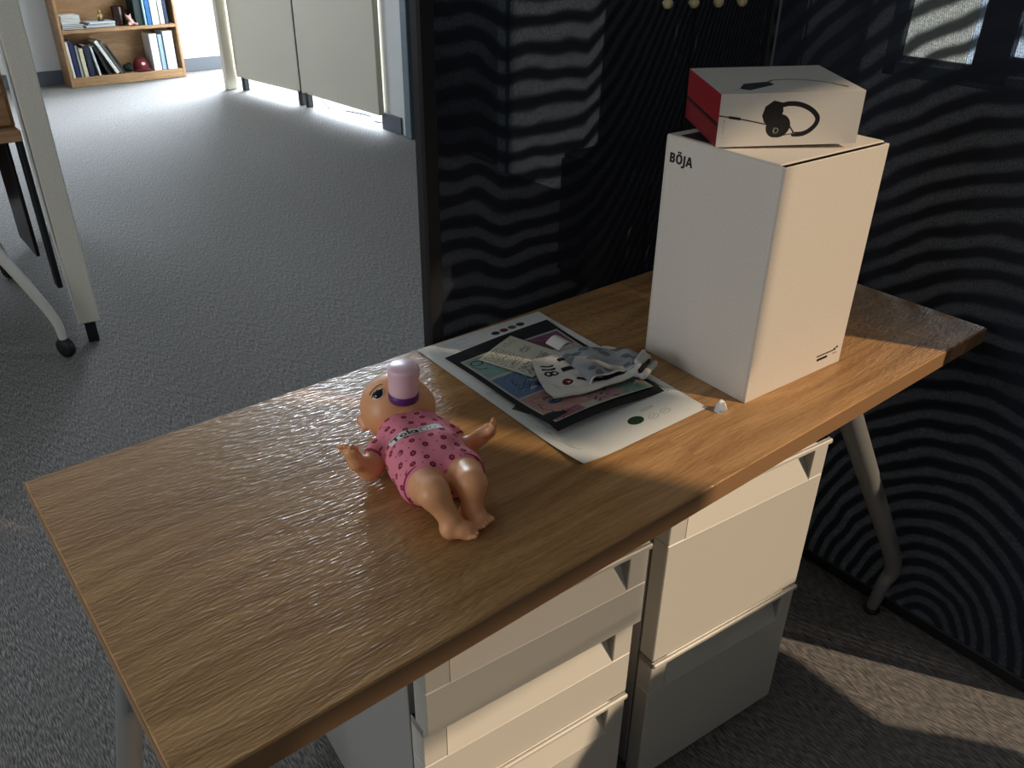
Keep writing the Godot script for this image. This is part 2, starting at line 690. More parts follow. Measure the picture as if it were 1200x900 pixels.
# wall slab along an axis with rectangular openings: spans [a0, a1] x [y0, y1], openings [b0, b1, c0, c1]
func wall_with(openings: Array, a0: float, a1: float, y0: float, y1: float, at: float, thick: float, along_x: bool) -> ArrayMesh:
	var st := start()
	var cuts := [a0, a1]
	for o in openings:
		cuts.append(o[0]); cuts.append(o[1])
	cuts.sort()
	for i in cuts.size() - 1:
		var l: float = cuts[i]
		var r: float = cuts[i + 1]
		if r - l < 1e-4:
			continue
		var spans := [[y0, y1]]
		for o in openings:
			if (l + r) / 2 > o[0] and (l + r) / 2 < o[1]:
				spans = [[y0, o[2]], [o[3], y1]]
		for s in spans:
			if s[1] - s[0] < 1e-4:
				continue
			var c := Vector3((l + r) / 2, (s[0] + s[1]) / 2, at) if along_x else Vector3(at, (s[0] + s[1]) / 2, (l + r) / 2)
			var z := Vector3(r - l, s[1] - s[0], thick) if along_x else Vector3(thick, s[1] - s[0], r - l)
			add_box(st, z, c)
	return done(st)

func window_unit(called, c: Vector3, w: float, h: float, along_x: bool, mullions: int):
	var f := start()
	var d := 0.06
	for s in [-1.0, 1.0]:
		add_box(f, Vector3(0.05, h, d), Vector3(s * (w / 2 - 0.025), 0, 0), 0.004)
		add_box(f, Vector3(w, 0.05, d), Vector3(0, s * (h / 2 - 0.025), 0), 0.004)
	for k in mullions:
		add_box(f, Vector3(0.04, h, d), Vector3(-w / 2 + w * (k + 1) / (mullions + 1), 0, 0), 0.004)
	var turn := Vector3.ZERO if along_x else Vector3(0, PI / 2, 0)
	var o = struct(called, done(f), M.frame_grey, c, turn)
	var glass := mat(Color(0.9, 0.95, 1.0, 0.06), 0.02)
	glass.transparency = BaseMaterial3D.TRANSPARENCY_ALPHA
	put(o, "pane", box(Vector3(w - 0.09, h - 0.09, 0.006)), glass)
	return o

func build_room():
	struct("floor", box(Vector3(9.2, 0.1, 12.4)), M.carpet, Vector3(1.4, -0.05, -3.55))
	struct("ceiling", box(Vector3(9.2, 0.1, 12.4)), M.ceiling, Vector3(1.4, 3.05, -3.55))
	var t := 0.15
	# far wall with the window left of the bookcase
	struct("wall_back", wall_with([[-1.3, 0.85, 0.9, 2.4]], -3.2, 3.12, 0.0, 3.0, -7.22 - t / 2, t, true), M.wall)
	window_unit("window_1", Vector3(-0.225, 1.65, -7.30), 2.15, 1.5, true, 2)
	# set-back bay with the wide window, behind the pale panels
	struct("wall_bay", wall_with([[3.13, 5.27, 0.50, 2.50]], 2.97, 6.0, 0.0, 3.0, -7.37 - t / 2, t, true), M.wall)
	window_unit("window_2", Vector3(4.20, 1.50, -7.42), 2.14, 2.0, true, 2)
	struct("window_sill", box(Vector3(2.14, 0.03, 0.14), 0.003), M.wall, Vector3(4.20, 0.487, -7.31))
	struct("wall_bay_right", box(Vector3(0.15, 3.0, 3.3)), M.wall, Vector3(5.9, 1.5, -5.75))
	struct("wall_bay_front", box(Vector3(2.7, 3.0, 0.15)), M.wall, Vector3(4.55, 1.5, -4.10))
	# wall running towards the viewer, behind the dark screens
	struct("wall_right", wall_with([[-3.80, -2.86, 0.0, 2.1], [-0.60, 0.55, 0.86, 2.2]], -4.21, 2.55, 0.0, 3.0, 3.125, t, false), M.wall)
	var w3 = window_unit("window_3", Vector3(3.082, 1.53, -0.025), 1.15, 1.34, false, 0)
	# frosted panes glowing with the daylight outside, and the broad dark mullion between them
	var lit := mat(Color(0.85, 0.90, 0.95), 0.6)
	lit.emission_enabled = true
	lit.emission = Color(0.82, 0.91, 1.0)
	lit.emission_energy_multiplier = 5.5
	put(w3, "frosted_pane", box(Vector3(0.66, 1.20, 0.006)), lit, Vector3(-0.19, 0.04, -0.012))
	put(w3, "frosted_pane", box(Vector3(0.035, 1.24, 0.006)), lit, Vector3(0.27, 0.02, -0.012))
	put(w3, "mullion", box(Vector3(0.115, 1.30, 0.05), 0.004), M.frame_dark, Vector3(0.195, 0, -0.03))
	var dim := mat(Color(0.80, 0.82, 0.80), 0.7)
	dim.emission_enabled = true
	dim.emission = Color(0.92, 0.94, 0.90)
	dim.emission_energy_multiplier = 3.2
	put(w3, "frosted_pane", box(Vector3(0.225, 1.24, 0.006)), dim, Vector3(0.405, 0.02, -0.012))
	struct("wall_left", wall_with([[-1.1, 0.7, 0.95, 2.35]], -7.4, 2.6, 0.0, 3.0, -3.1, t, false), M.wall_darkened)
	window_unit("window_5", Vector3(-3.12, 1.65, -0.2), 1.8, 1.4, false, 2)
	struct("wall_front", wall_with([[1.20, 2.62, 0.95, 2.82]], -3.2, 3.2, 0.0, 3.0, 2.475, t, true), M.wall_darkened)
	window_unit("window_4", Vector3(1.91, 1.885, 2.50), 1.42, 1.87, true, 0)
	# baseboards
	struct("baseboard_back", box(Vector3(6.14, 0.115, 0.014), 0.003), M.baseboard, Vector3(0.05, 0.0575, -7.213))
	struct("baseboard_right", box(Vector3(0.014, 0.115, 0.25), 0.003), M.baseboard, Vector3(3.043, 0.0575, -4.075))
	struct("baseboard_bay", box(Vector3(2.7, 0.115, 0.014), 0.003), M.baseboard, Vector3(4.47, 0.0575, -7.363))
	# door with grey jamb beside the pale screens
	var f := start()
	add_box(f, Vector3(0.05, 2.12, 0.075), Vector3(0, 1.06, -0.505), 0.004)
	add_box(f, Vector3(0.05, 2.12, 0.075), Vector3(0, 1.06, 0.505), 0.004)
	add_box(f, Vector3(0.05, 0.075, 1.085), Vector3(0, 2.14, 0), 0.004)
	var d = struct("door_1", done(f), M.frame_grey, Vector3(3.045, 0, -3.33))
	put(d, "door_leaf", box(Vector3(0.045, 2.08, 0.93), 0.003), M.frame_dark, Vector3(0.06, 1.045, 0))
	put(d, "door_handle", tube(curve([Vector3(0, 0, 0), Vector3(-0.05, 0, 0), Vector3(-0.055, 0, 0.02), Vector3(-0.055, 0, 0.12)], 4), 0.009), M.leg_grey, Vector3(0.035, 1.0, -0.38))

func build_screens():
	# screen behind the desk
	var sw := 0.828
	var s = thing("desk_screen", "dark see-through woven privacy screen standing along the desk's back edge", "screen", Vector3(1.068, 0.0, -0.014))
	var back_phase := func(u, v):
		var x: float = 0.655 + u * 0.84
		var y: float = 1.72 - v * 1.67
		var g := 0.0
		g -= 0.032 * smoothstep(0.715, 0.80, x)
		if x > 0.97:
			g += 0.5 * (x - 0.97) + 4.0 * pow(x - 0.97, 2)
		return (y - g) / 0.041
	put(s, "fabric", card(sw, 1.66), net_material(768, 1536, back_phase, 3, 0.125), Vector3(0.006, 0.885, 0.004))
	put(s, "post", box(Vector3(0.030, 1.745, 0.024), 0.004), M.dark_metal, Vector3(-0.423, 0.8725, 0.0))
	put(s, "post", box(Vector3(0.020, 1.745, 0.022), 0.004), M.dark_metal, Vector3(0.411, 0.8725, -0.003))
	put(s, "top_rail", box(Vector3(0.858, 0.024, 0.018), 0.004), M.dark_metal, Vector3(-0.009, 1.757, -0.004))
	put(s, "bottom_rail", box(Vector3(0.816, 0.03, 0.018), 0.004), M.dark_metal, Vector3(0, 0.045, -0.006))
	# screen at the desk's right end
	var r = thing("desk_screen", "dark see-through woven privacy screen standing across the desk's right end", "screen", Vector3(1.497, 0.0, 0.43))
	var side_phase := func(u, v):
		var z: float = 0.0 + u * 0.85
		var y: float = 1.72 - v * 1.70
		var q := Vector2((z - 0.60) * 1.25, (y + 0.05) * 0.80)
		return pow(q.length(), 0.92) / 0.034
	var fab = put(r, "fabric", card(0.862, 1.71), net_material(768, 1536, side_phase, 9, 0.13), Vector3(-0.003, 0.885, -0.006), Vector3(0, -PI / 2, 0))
	fab.set_meta("label", "dark woven net")
	put(r, "post", box(Vector3(0.022, 1.745, 0.014), 0.004), M.dark_metal, Vector3(0, 0.8725, 0.420))
	put(r, "bottom_rail", box(Vector3(0.020, 0.030, 0.826), 0.003), M.dark_metal, Vector3(0, 0.019, 0))
	put(r, "top_rail", box(Vector3(0.022, 0.024, 0.85), 0.004), M.dark_metal, Vector3(0, 1.757, 0))
	# brass-coloured pins along the screen
	for k in 4:
		var p = thing("pin", "small round cream pin pushed into the dark back screen above the carton", "pin", Vector3(1.144 + 0.0693 * k, 1.2385 - 0.0022 * k, -0.010), Vector3(PI / 2, 0, 0), "cream pins on the back screen")
		put(p, "head", lathe([[0.0, 0.005], [0.006, 0.006], [0.0085, 0.010], [0.0085, 0.016], [0.006, 0.020], [0.0, 0.021]], 20), M.pin)
		put(p, "needle", lathe([[0.0, -0.002], [0.0015, 0.0], [0.0015, 0.0055]], 8), M.leg_grey)

func desk_leg(parent, foot: Vector3, top: Vector3, knee: Vector3, wheel := false):
	var pts := curve([top, top.lerp(knee, 0.5) + Vector3(0, 0.004, 0), knee, knee.lerp(foot, 0.45) + (knee - top).normalized() * 0.006, foot], 8)
	var rad := []
	for i in pts.size():
		rad.append(lerpf(0.023, 0.0125, float(i) / (pts.size() - 1)))
	var l = put(parent, "leg", tube(pts, rad, 16), M.leg_grey)
	if not wheel:
		put(l, "glide", lathe([[0.0, 0.0], [0.017, 0.0], [0.019, 0.005], [0.012, 0.012], [0.0, 0.013]], 20), M.black, Vector3(foot.x, 0.0, foot.z))
	return l

func build_desk():
	var d = thing("desk", "long oak-veneer desk with a rectangular top and splayed grey steel legs", "desk", Vector3(0, 0, 0))
	put(d, "top", box(Vector3(DL, 0.030, DD), 0.0015), M.wood, Vector3(DL / 2, H - 0.015, DD / 2))
	# edge band around the top
	var e := start()
	add_box(e, Vector3(DL + 0.001, 0.0275, 0.0012), Vector3(DL / 2, H - 0.0157, DD + 0.0003))
	add_box(e, Vector3(DL + 0.001, 0.0275, 0.0012), Vector3(DL / 2, H - 0.0157, -0.0003))
	add_box(e, Vector3(0.0012, 0.0275, DD), Vector3(-0.0003, H - 0.0157, DD / 2))
	add_box(e, Vector3(0.0012, 0.0275, DD), Vector3(DL + 0.0003, H - 0.0157, DD / 2))
	put(d, "edge_band", done(e), M.wood_edge)
	put(d, "frame_rail", box(Vector3(1.10, 0.035, 0.03), 0.003), M.leg_grey, Vector3(DL / 2, H - 0.0475, 0.10))
	put(d, "frame_rail", box(Vector3(1.10, 0.035, 0.03), 0.003), M.leg_grey, Vector3(DL / 2, H - 0.0475, 0.40))
	desk_leg(d, Vector3(1.462, 0.012, 0.505), Vector3(1.13, 0.690, 0.475), Vector3(1.452, 0.165, 0.522))
	desk_leg(d, Vector3(1.462, 0.012, 0.05), Vector3(1.13, 0.690, 0.08), Vector3(1.452, 0.165, 0.04))
	desk_leg(d, Vector3(-0.01, 0.012, 0.47), Vector3(0.10, 0.690, 0.44), Vector3(0.0, 0.165, 0.475))
	desk_leg(d, Vector3(-0.01, 0.012, 0.05), Vector3(0.10, 0.690, 0.08), Vector3(0.0, 0.165, 0.04))

# drawer front w x h, its front face at z = 0, with a scooped pull along the top
func drawer_front(w: float, h: float) -> ArrayMesh:
	var st := start()
	var t := 0.032          # thickness
	var lip := 0.009
	var side := w * 0.10
	var ph := 0.060         # height of the scoop
	var y1 := h - lip - 0.004
	var y0 := y1 - ph
	var b := 0.030
	# face below, cheeks and lip around the scoop
	add_box(st, Vector3(w, y0, t), Vector3(0, y0 / 2, -t / 2), 0.0015)
	add_box(st, Vector3(side, h - y0, t), Vector3(-w / 2 + side / 2, (h + y0) / 2, -t / 2), 0.0015)
	add_box(st, Vector3(side, h - y0, t), Vector3(w / 2 - side / 2, (h + y0) / 2, -t / 2), 0.0015)
	add_box(st, Vector3(w, h - y1, t), Vector3(0, (h + y1) / 2, -t / 2), 0.0015)
	add_box(st, Vector3(w, lip, 0.006), Vector3(0, h - lip / 2, 0.003), 0.0018)
	# the scoop's slanted floor and its end cheeks
	var x := w / 2 - side
	var A := Vector3(-x, y0, 0.0)
	var B := Vector3(x, y0, 0.0)
	var C := Vector3(x, y1, -b)
	var D := Vector3(-x, y1, -b)
	for v in [A, C, B, A, D, C]:
		st.add_vertex(v)
	for s in [-1.0, 1.0]:
		var p := Vector3(s * x, y0, 0)
		tri_out(st, p, Vector3(s * x, y1, 0), Vector3(s * x, y1, -b), Vector3(s * (x + 0.1), y1, 0))
	add_box(st, Vector3(2 * x, 0.001, b), Vector3(0, y1 - 0.0005, -b / 2))
	return done(st)

func pedestal(called, label, at: Vector3, yaw: float, w: float, splits: Array, pulled: Array):
	var ht := 0.635
	var dep := 0.43
	var o = thing(called, label, "cabinet", at, Vector3(0, yaw, 0), "")
	# body: open-fronted shell behind the drawers
	var st := start()
	for s in [-1.0, 1.0]:
		add_box(st, Vector3(0.012, ht - 0.025, dep), Vector3(w / 2 + s * (w / 2 - 0.006), 0.02 + (ht - 0.025) / 2, -0.036 - dep / 2), 0.001)
	add_box(st, Vector3(w - 0.024, ht - 0.025, 0.01), Vector3(w / 2, 0.02 + (ht - 0.025) / 2, -0.036 - dep + 0.005))
	add_box(st, Vector3(w - 0.002, 0.012, dep), Vector3(w / 2, ht - 0.006, -0.036 - dep / 2), 0.001)
	add_box(st, Vector3(w - 0.024, 0.012, dep), Vector3(w / 2, 0.028, -0.036 - dep / 2))
	add_box(st, Vector3(w - 0.024, ht - 0.05, 0.008), Vector3(w / 2, ht / 2, -0.066))
	put(o, "body", done(st), M.steel_body)
	put(o, "plinth", box(Vector3(w - 0.03, 0.02, dep - 0.03)), M.black, Vector3(w / 2, 0.01, -0.036 - dep / 2))
	for i in splits.size() - 1:
		var y0: float = splits[i]
		var y1: float = splits[i + 1]
		var f = put(o, "drawer", drawer_front(w, y1 - y0 - 0.003), M.steel_white, Vector3(w / 2, y0, pulled[i]))
		for s in [-1.0, 1.0]:
			put(f, "drawer_side", box(Vector3(0.004, y1 - y0 - 0.03, 0.03)), M.steel_body, Vector3(s * (w / 2 - 0.022), (y1 - y0) / 2, -0.047))
	return o

func build_pedestals():
	pedestal("file_cabinet", "white steel two-drawer file cabinet under the desk, next to the splayed leg", Vector3(0.724, 0, 0.473), -0.098, 0.349, [0.012, 0.314, 0.635], [0.0, 0.0])
	pedestal("file_cabinet", "white steel three-drawer cabinet under the desk with top drawer slightly open", Vector3(0.293, 0, 0.458), -0.084, 0.355, [0.012, 0.320, 0.481, 0.635], [0.0, 0.0, 0.014])

func build_carton():
	var w := 0.236
	var d := 0.214
	var h := 0.357
	var yaw := -0.0476
	var corner := Vector3(0.8927, H, 0.4504)
	var b := Basis(Vector3.UP, yaw)
	var o = thing("carton", "tall plain white cardboard carton standing on the desk", "box", corner + b * Vector3(w / 2, 0, -d / 2), Vector3(0, yaw, 0))
	var st := start()
	add_box(st, Vector3(w - 0.006, h - 0.012, d - 0.006), Vector3(0, (h - 0.012) / 2, 0))
	put(o, "inner_wall", done(st), M.carton_inside)
	st = start()
	add_box(st, Vector3(w, h, 0.003), Vector3(0, h / 2, d / 2 - 0.0015), 0.0008)
	put(o, "front_panel", done(st), M.carton)
	st = start()
	add_box(st, Vector3(w, h, 0.003), Vector3(0, h / 2, -d / 2 + 0.0015), 0.0008)
	put(o, "back_panel", done(st), M.carton)
	st = start()
	add_box(st, Vector3(0.003, h, d - 0.0062), Vector3(-w / 2 + 0.0015, h / 2, 0), 0.0008)
	put(o, "side_panel", done(st), M.carton)
	st = start()
	add_box(st, Vector3(0.003, h, d - 0.0062), Vector3(w / 2 - 0.0015, h / 2, 0), 0.0008)
	put(o, "side_panel", done(st), M.carton)
	# lid flap lies a little short of the front panel, so that a dark slit stays open
	st = start()
	add_box(st, Vector3(w - 0.0002, 0.003, d - 0.009), Vector3(0, h + 0.0008, -0.0043), 0.0012)
	var lid = put(o, "lid", done(st), M.carton)
	put(lid, "label_print", box(Vector3(0.056, 0.0006, 0.072)), M.ink, Vector3(-w / 2 + 0.036, h + 0.0025, -0.051), Vector3(0, 0.0, 0))
	# printed name
	var t := TextMesh.new()
	t.text = "BÖJA"
	var font := SystemFont.new()
	font.font_names = PackedStringArray(["Droid Sans"])
	font.font_weight = 700
	var bold := FontVariation.new()
	bold.base_font = font
	bold.variation_embolden = 0.5
	t.font = bold
	t.font_size = 64
	t.pixel_size = 0.00030
	t.depth = 0.0004
	t.horizontal_alignment = HORIZONTAL_ALIGNMENT_LEFT
	put(o, "printed_name", t, M.ink, Vector3(-w / 2 - 0.0002, h - 0.030, -d / 2 + 0.009), Vector3(0, -PI / 2, 0))
	# small print low on the front
	st = start()
	var x := 0.052
	rng.seed = 77
	for k in 6:
		var l := rng.randf_range(0.003, 0.0052)
		add_box(st, Vector3(l, 0.0042, 0.0004), Vector3(x + l / 2, 0.0215, d / 2 + 0.0002))
		x += l + 0.0006
	x = 0.050
	for k in 12:
		var l := rng.randf_range(0.002, 0.004)
		add_box(st, Vector3(l, 0.0020, 0.0004), Vector3(x + l / 2, 0.0285, d / 2 + 0.0002))
		x += l + 0.0007
	for k in 2:
		add_box(st, Vector3(0.005, 0.0032, 0.0004), Vector3(0.096 + 0.006 * k, 0.0300 + 0.002 * k, d / 2 + 0.0002))
	add_box(st, Vector3(0.012, 0.0008, 0.0004), Vector3(0.098, 0.022, d / 2 + 0.0002))
	put(o, "small_print", done(st), M.ink)

func build_headphone_box():
	var w := 0.199
	var d := 0.167
	var h := 0.071
	var o = thing("headphone_box", "white retail box with a headphones picture and a red end, on the carton", "box", Vector3(0.889, 1.0965, 0.337), Vector3(0.035, -0.607, 0.024))
	var white := mat(Color(0.80, 0.775, 0.725), 0.5)
	put(o, "body", box(Vector3(w - 0.002, h - 0.002, d - 0.002), 0.0005), white, Vector3(w / 2, h / 2, -d / 2))
	# front print
	var im := canvas(976, 350, Color(0.80, 0.775, 0.725))
	var ink := Color(0.03, 0.03, 0.04)
	var P := func(u, v): return Vector2(u * 976, v * 350)
	stroke(im, [P.call(0.0, 0.40), P.call(0.10, 0.445), P.call(0.20, 0.50), P.call(0.36, 0.60)], 8, ink)
	stroke(im, [P.call(0.075, 0.435), P.call(0.145, 0.468)], 18, ink)
	var band := []
	for q in curve([Vector3(0.42, 0.24, 0), Vector3(0.48, 0.205, 0), Vector3(0.56, 0.23, 0), Vector3(0.64, 0.33, 0), Vector3(0.69, 0.47, 0), Vector3(0.688, 0.60, 0), Vector3(0.65, 0.72, 0), Vector3(0.60, 0.785, 0), Vector3(0.54, 0.79, 0)], 8):
		band.append(P.call(q.x, q.y))
	stroke(im, band, 32, ink)
	stroke(im, [P.call(0.50, 0.62), P.call(0.535, 0.74)], 10, Color(0.15, 0.15, 0.16))
	stroke(im, [P.call(0.47, 0.80), P.call(0.55, 0.77)], 8, Color(0.35, 0.34, 0.34))
	fill_poly(im, [P.call(0.30, 0.42), P.call(0.315, 0.25), P.call(0.37, 0.14), P.call(0.43, 0.18), P.call(0.445, 0.34), P.call(0.43, 0.52), P.call(0.37, 0.62), P.call(0.32, 0.55)], ink)
	fill_oval(im, P.call(0.425, 0.62), 80, 78, ink)
	fill_oval(im, P.call(0.405, 0.64), 66, 70, Color(0.06, 0.06, 0.07))
	for k in 36:
		var a := TAU * k / 36
		fill_oval(im, P.call(0.41, 0.71) + Vector2(cos(a), sin(a)) * 17, 3, 3, Color(0.55, 0.53, 0.50))
	stroke(im, [P.call(0.399, 0.655), P.call(0.399, 0.73)], 5, Color(0.55, 0.53, 0.50))
	scribble(im, Rect2(32, 140, 12, 150), 9, 3.0, Color(0.55, 0.53, 0.50))
	put(o, "front_panel", card(w, h), printed(im, 0.5), Vector3(w / 2, h / 2, 0.0002))
	# top print: remote and cable
	im = canvas(780, 652, Color(0.80, 0.775, 0.725))
	var T := func(u, v): return Vector2(u * 780, v * 652)
	stroke(im, [T.call(0.0, 0.95), T.call(0.10, 0.90), T.call(0.22, 0.80)], 4, Color(0.5, 0.48, 0.45))
	fill_poly(im, [T.call(0.17, 0.83), T.call(0.24, 0.66), T.call(0.43, 0.60), T.call(0.45, 0.70), T.call(0.42, 0.74), T.call(0.22, 0.90)], Color(0.13, 0.14, 0.14))
	stroke(im, [T.call(0.44, 0.60), T.call(0.48, 0.55), T.call(0.58, 0.53), T.call(0.70, 0.56), T.call(0.82, 0.66), T.call(0.91, 0.82)], 16, Color(0.33, 0.31, 0.27))
	stroke(im, [T.call(0.86, 0.72), T.call(0.92, 0.85)], 20, Color(0.2, 0.19, 0.18))
	put(o, "top_panel", sheet(1, 1, func(u, v): return Vector3(u * w, h + 0.0002, -d + v * d), 0.0005), printed(im, 0.5))
	# red end with a dark stripe and pale lines of print
	im = canvas(512, 220, Color(0.52, 0.035, 0.065))
	im.fill_rect(Rect2i(0, 120, 512, 14), Color(0.10, 0.02, 0.03))
	im.fill_rect(Rect2i(0, 134, 512, 86), Color(0.45, 0.035, 0.06))
	for k in 4:
		scribble(im, Rect2(60, 148 + k * 15, 380 - 40 * (k % 2), 8), 1, 2.0, Color(0.68, 0.30, 0.30))
	put(o, "end_panel", card(d, h), printed(im, 0.45), Vector3(-0.0002, h / 2, -d / 2), Vector3(0, -PI / 2, 0))

func build_papers():
	rng.seed = 21
	# large white print-out
	var im := canvas(600, 960, Color(0.86, 0.86, 0.83))
	for k in 4:
		fill_oval(im, Vector2(330 + 44 * k, 62 - 3 * k), 19, 15, [Color(0.12, 0.15, 0.22), Color(0.42, 0.12, 0.10), Color(0.40, 0.28, 0.18), Color(0.10, 0.18, 0.16)][k])
	for k in 9:
		scribble(im, Rect2(60, 26 + k * 9, rng.randf_range(90, 150), 6), 1, 2.0, Color(0.60, 0.62, 0.68))
	scribble(im, Rect2(20, 420, 60, 30), 4, 2.0, Color(0.6, 0.62, 0.6))
	# green print and faint grey sketches showing round the black sheet
	fill_poly(im, [Vector2(30, 560), Vector2(80, 540), Vector2(120, 640), Vector2(60, 620)], Color(0.32, 0.35, 0.29))
	for k in 40:
		var a := Vector2(rng.randf_range(25, 60), rng.randf_range(640, 860))
		stroke(im, [a, a + Vector2(rng.randf_range(5, 25), rng.randf_range(10, 40))], 2, Color(0.70, 0.72, 0.70))
	for k in 50:
		var a := Vector2(rng.randf_range(540, 580), rng.randf_range(560, 800))
		stroke(im, [a, a + Vector2(rng.randf_range(-12, 12), rng.randf_range(10, 40))], 2, Color(0.45, 0.50, 0.46))
	fill_oval(im, Vector2(330, 868), 34, 22, Color(0.05, 0.20, 0.09))
	scribble(im, Rect2(385, 828, 60, 16), 2, 2.0, Color(0.45, 0.55, 0.42))
	for k in 2:
		stroke(im, arc(Vector2(400 + 60 * k, 885), 22, 13, 0, 360), 2, Color(0.55, 0.55, 0.50))
		scribble(im, Rect2(388 + 60 * k, 880, 24, 10), 1, 2.0, Color(0.5, 0.5, 0.46))
	var c00 := Vector3(0.598, 0, 0.004)
	var c10 := Vector3(0.859, 0, 0.012)
	var c11 := Vector3(0.839, 0, 0.424)
	var c01 := Vector3(0.586, 0, 0.422)
	var paper = thing("paper_sheet", "large white printed sheet lying under the black sheet of drawings", "paper", Vector3(0, H, 0))
	put(paper, "sheet", sheet(30, 46, func(u, v):
		var p: Vector3 = c00.lerp(c10, u).lerp(c01.lerp(c11, u), v)
		# the near left corner curls up a little
		var k := maxf(0.0, v * 1.25 - u * 1.0 - 0.95)
		p.y = 0.0006 + 0.006 * k * k * 12.0 + 0.0008 * (sin(u * 5.0) * sin(v * 7.0) + 1.0)
		return p, 0.0003), printed(im, 0.85))
	# black construction paper, its near edge lifted
	var blk := mat(Color(0.030, 0.034, 0.055), 0.75)
	var b00 := Vector3(0.616, 0, 0.060)
	var b10 := Vector3(0.844, 0, 0.052)
	var b11 := Vector3(0.823, 0, 0.352)
	var b01 := Vector3(0.609, 0, 0.345)
	var lift := func(u, v): return 0.0040 + 0.004 * sin(u * 4.0 + 0.6) * v + 0.011 * pow(v, 3.0) * (1.0 - 0.55 * u) + 0.002 * sin(v * 6.0 + u * 3.0)
	var base = thing("paper_sheet", "black construction paper backing the coloured drawings on the white sheet", "paper", Vector3(0, H, 0))
	put(base, "sheet", sheet(24, 32, func(u, v):
		var p: Vector3 = b00.lerp(b10, u).lerp(b01.lerp(b11, u), v)
		p.y = lift.call(u, v)
		# the near edge bends back down
		if v > 0.93:
			p.y -= (v - 0.93) / 0.07 * 0.006 * (1.0 - 0.4 * u)
		return p, 0.0012), blk)
	# coloured-in drawings
	var d00 := Vector3(0.6235, 0, 0.092)
	var d10 := Vector3(0.834, 0, 0.090)
	var d11 := Vector3(0.812, 0, 0.338)
	var d01 := Vector3(0.6185, 0, 0.330)
	var dr = thing("drawing_sheet", "sheet of crayon-coloured cartoon panels on the black paper", "drawing", Vector3(0, H, 0))
	put(dr, "sheet", sheet(22, 26, func(u, v):
		var p: Vector3 = d00.lerp(d10, u).lerp(d01.lerp(d11, u), v)
		var q := Vector2((p.x - 0.616) / 0.222, (p.z - 0.058) / 0.293)
		p.y = lift.call(clampf(q.x, 0, 1), clampf(q.y, 0, 1)) + 0.0007
		return p, 0.0003), printed(drawing_image(), 0.85))
	# pale card with sketched boxes
	var ci := canvas(256, 300, Color(0.80, 0.785, 0.70))
	var pen := Color(0.35, 0.33, 0.27)
	for k in 3:
		var y := 20 + 58 * k
		stroke(ci, [Vector2(16, y), Vector2(120, y - 4), Vector2(122, y + 40), Vector2(18, y + 44), Vector2(16, y)], 3, pen)
		scribble(ci, Rect2(28, y + 8, 80, 26), 2, 3.0, pen, 0.8)
	stroke(ci, arc(Vector2(180, 130), 22, 18, 0, 330), 3, pen)
	scribble(ci, Rect2(165, 110, 60, 40), 3, 2.5, pen, 0.9)
	scribble(ci, Rect2(140, 20, 90, 30), 2, 2.0, Color(0.5, 0.48, 0.4), 0.8)
	scribble(ci, Rect2(20, 210, 200, 70), 4, 3.0, Color(0.2, 0.2, 0.2), 0.9)
	var k0 := Vector3(0.746, 0, 0.070)
	var kx := Vector3(-0.096, 0, 0.036)
	var kz := Vector3(0.030, 0, 0.100)
	var cd = thing("card", "pale card with sketched boxes tucked under the folded cloth", "card", Vector3(0, H, 0))
	put(cd, "sheet", sheet(12, 12, func(u, v):
		var p: Vector3 = k0 + kx * (1.0 - u) + kz * v
		p.y = 0.0088 + 0.0015 * sin(u * 3.0 + v * 2.0)
		return p, 0.0004), printed(ci, 0.8))
	build_cloth()
	# crumpled scrap of white paper
	rng.seed = 8
	var st := start()
	var sp = thing("paper_scrap", "tiny crumpled white paper scrap beside the carton's corner", "scrap", Vector3(0.848, H, 0.441))
	var ring := []
	for j in 3:
		var row := []
		for i in 7:
			var a := TAU * i / 7
			var r: float = [0.009, 0.012, 0.006][j] * rng.randf_range(0.65, 1.25)
			row.append(Vector3(cos(a) * r, [0.0, 0.007, 0.015][j] * rng.randf_range(0.85, 1.2), sin(a) * r))
		ring.append(row)
	var mid := Vector3(0, 0.006, 0)
	for j in 2:
		for i in 7:
			quad_out(st, ring[j][i], ring[j][(i + 1) % 7], ring[j + 1][(i + 1) % 7], ring[j + 1][i], mid)
	for i in 7:
		tri_out(st, ring[2][i], ring[2][(i + 1) % 7], Vector3(0.002, 0.013, -0.001), mid)
		tri_out(st, ring[0][i], ring[0][(i + 1) % 7], Vector3(0, 0.0, 0), mid)
	put(sp, "paper", done(st), M.paper)

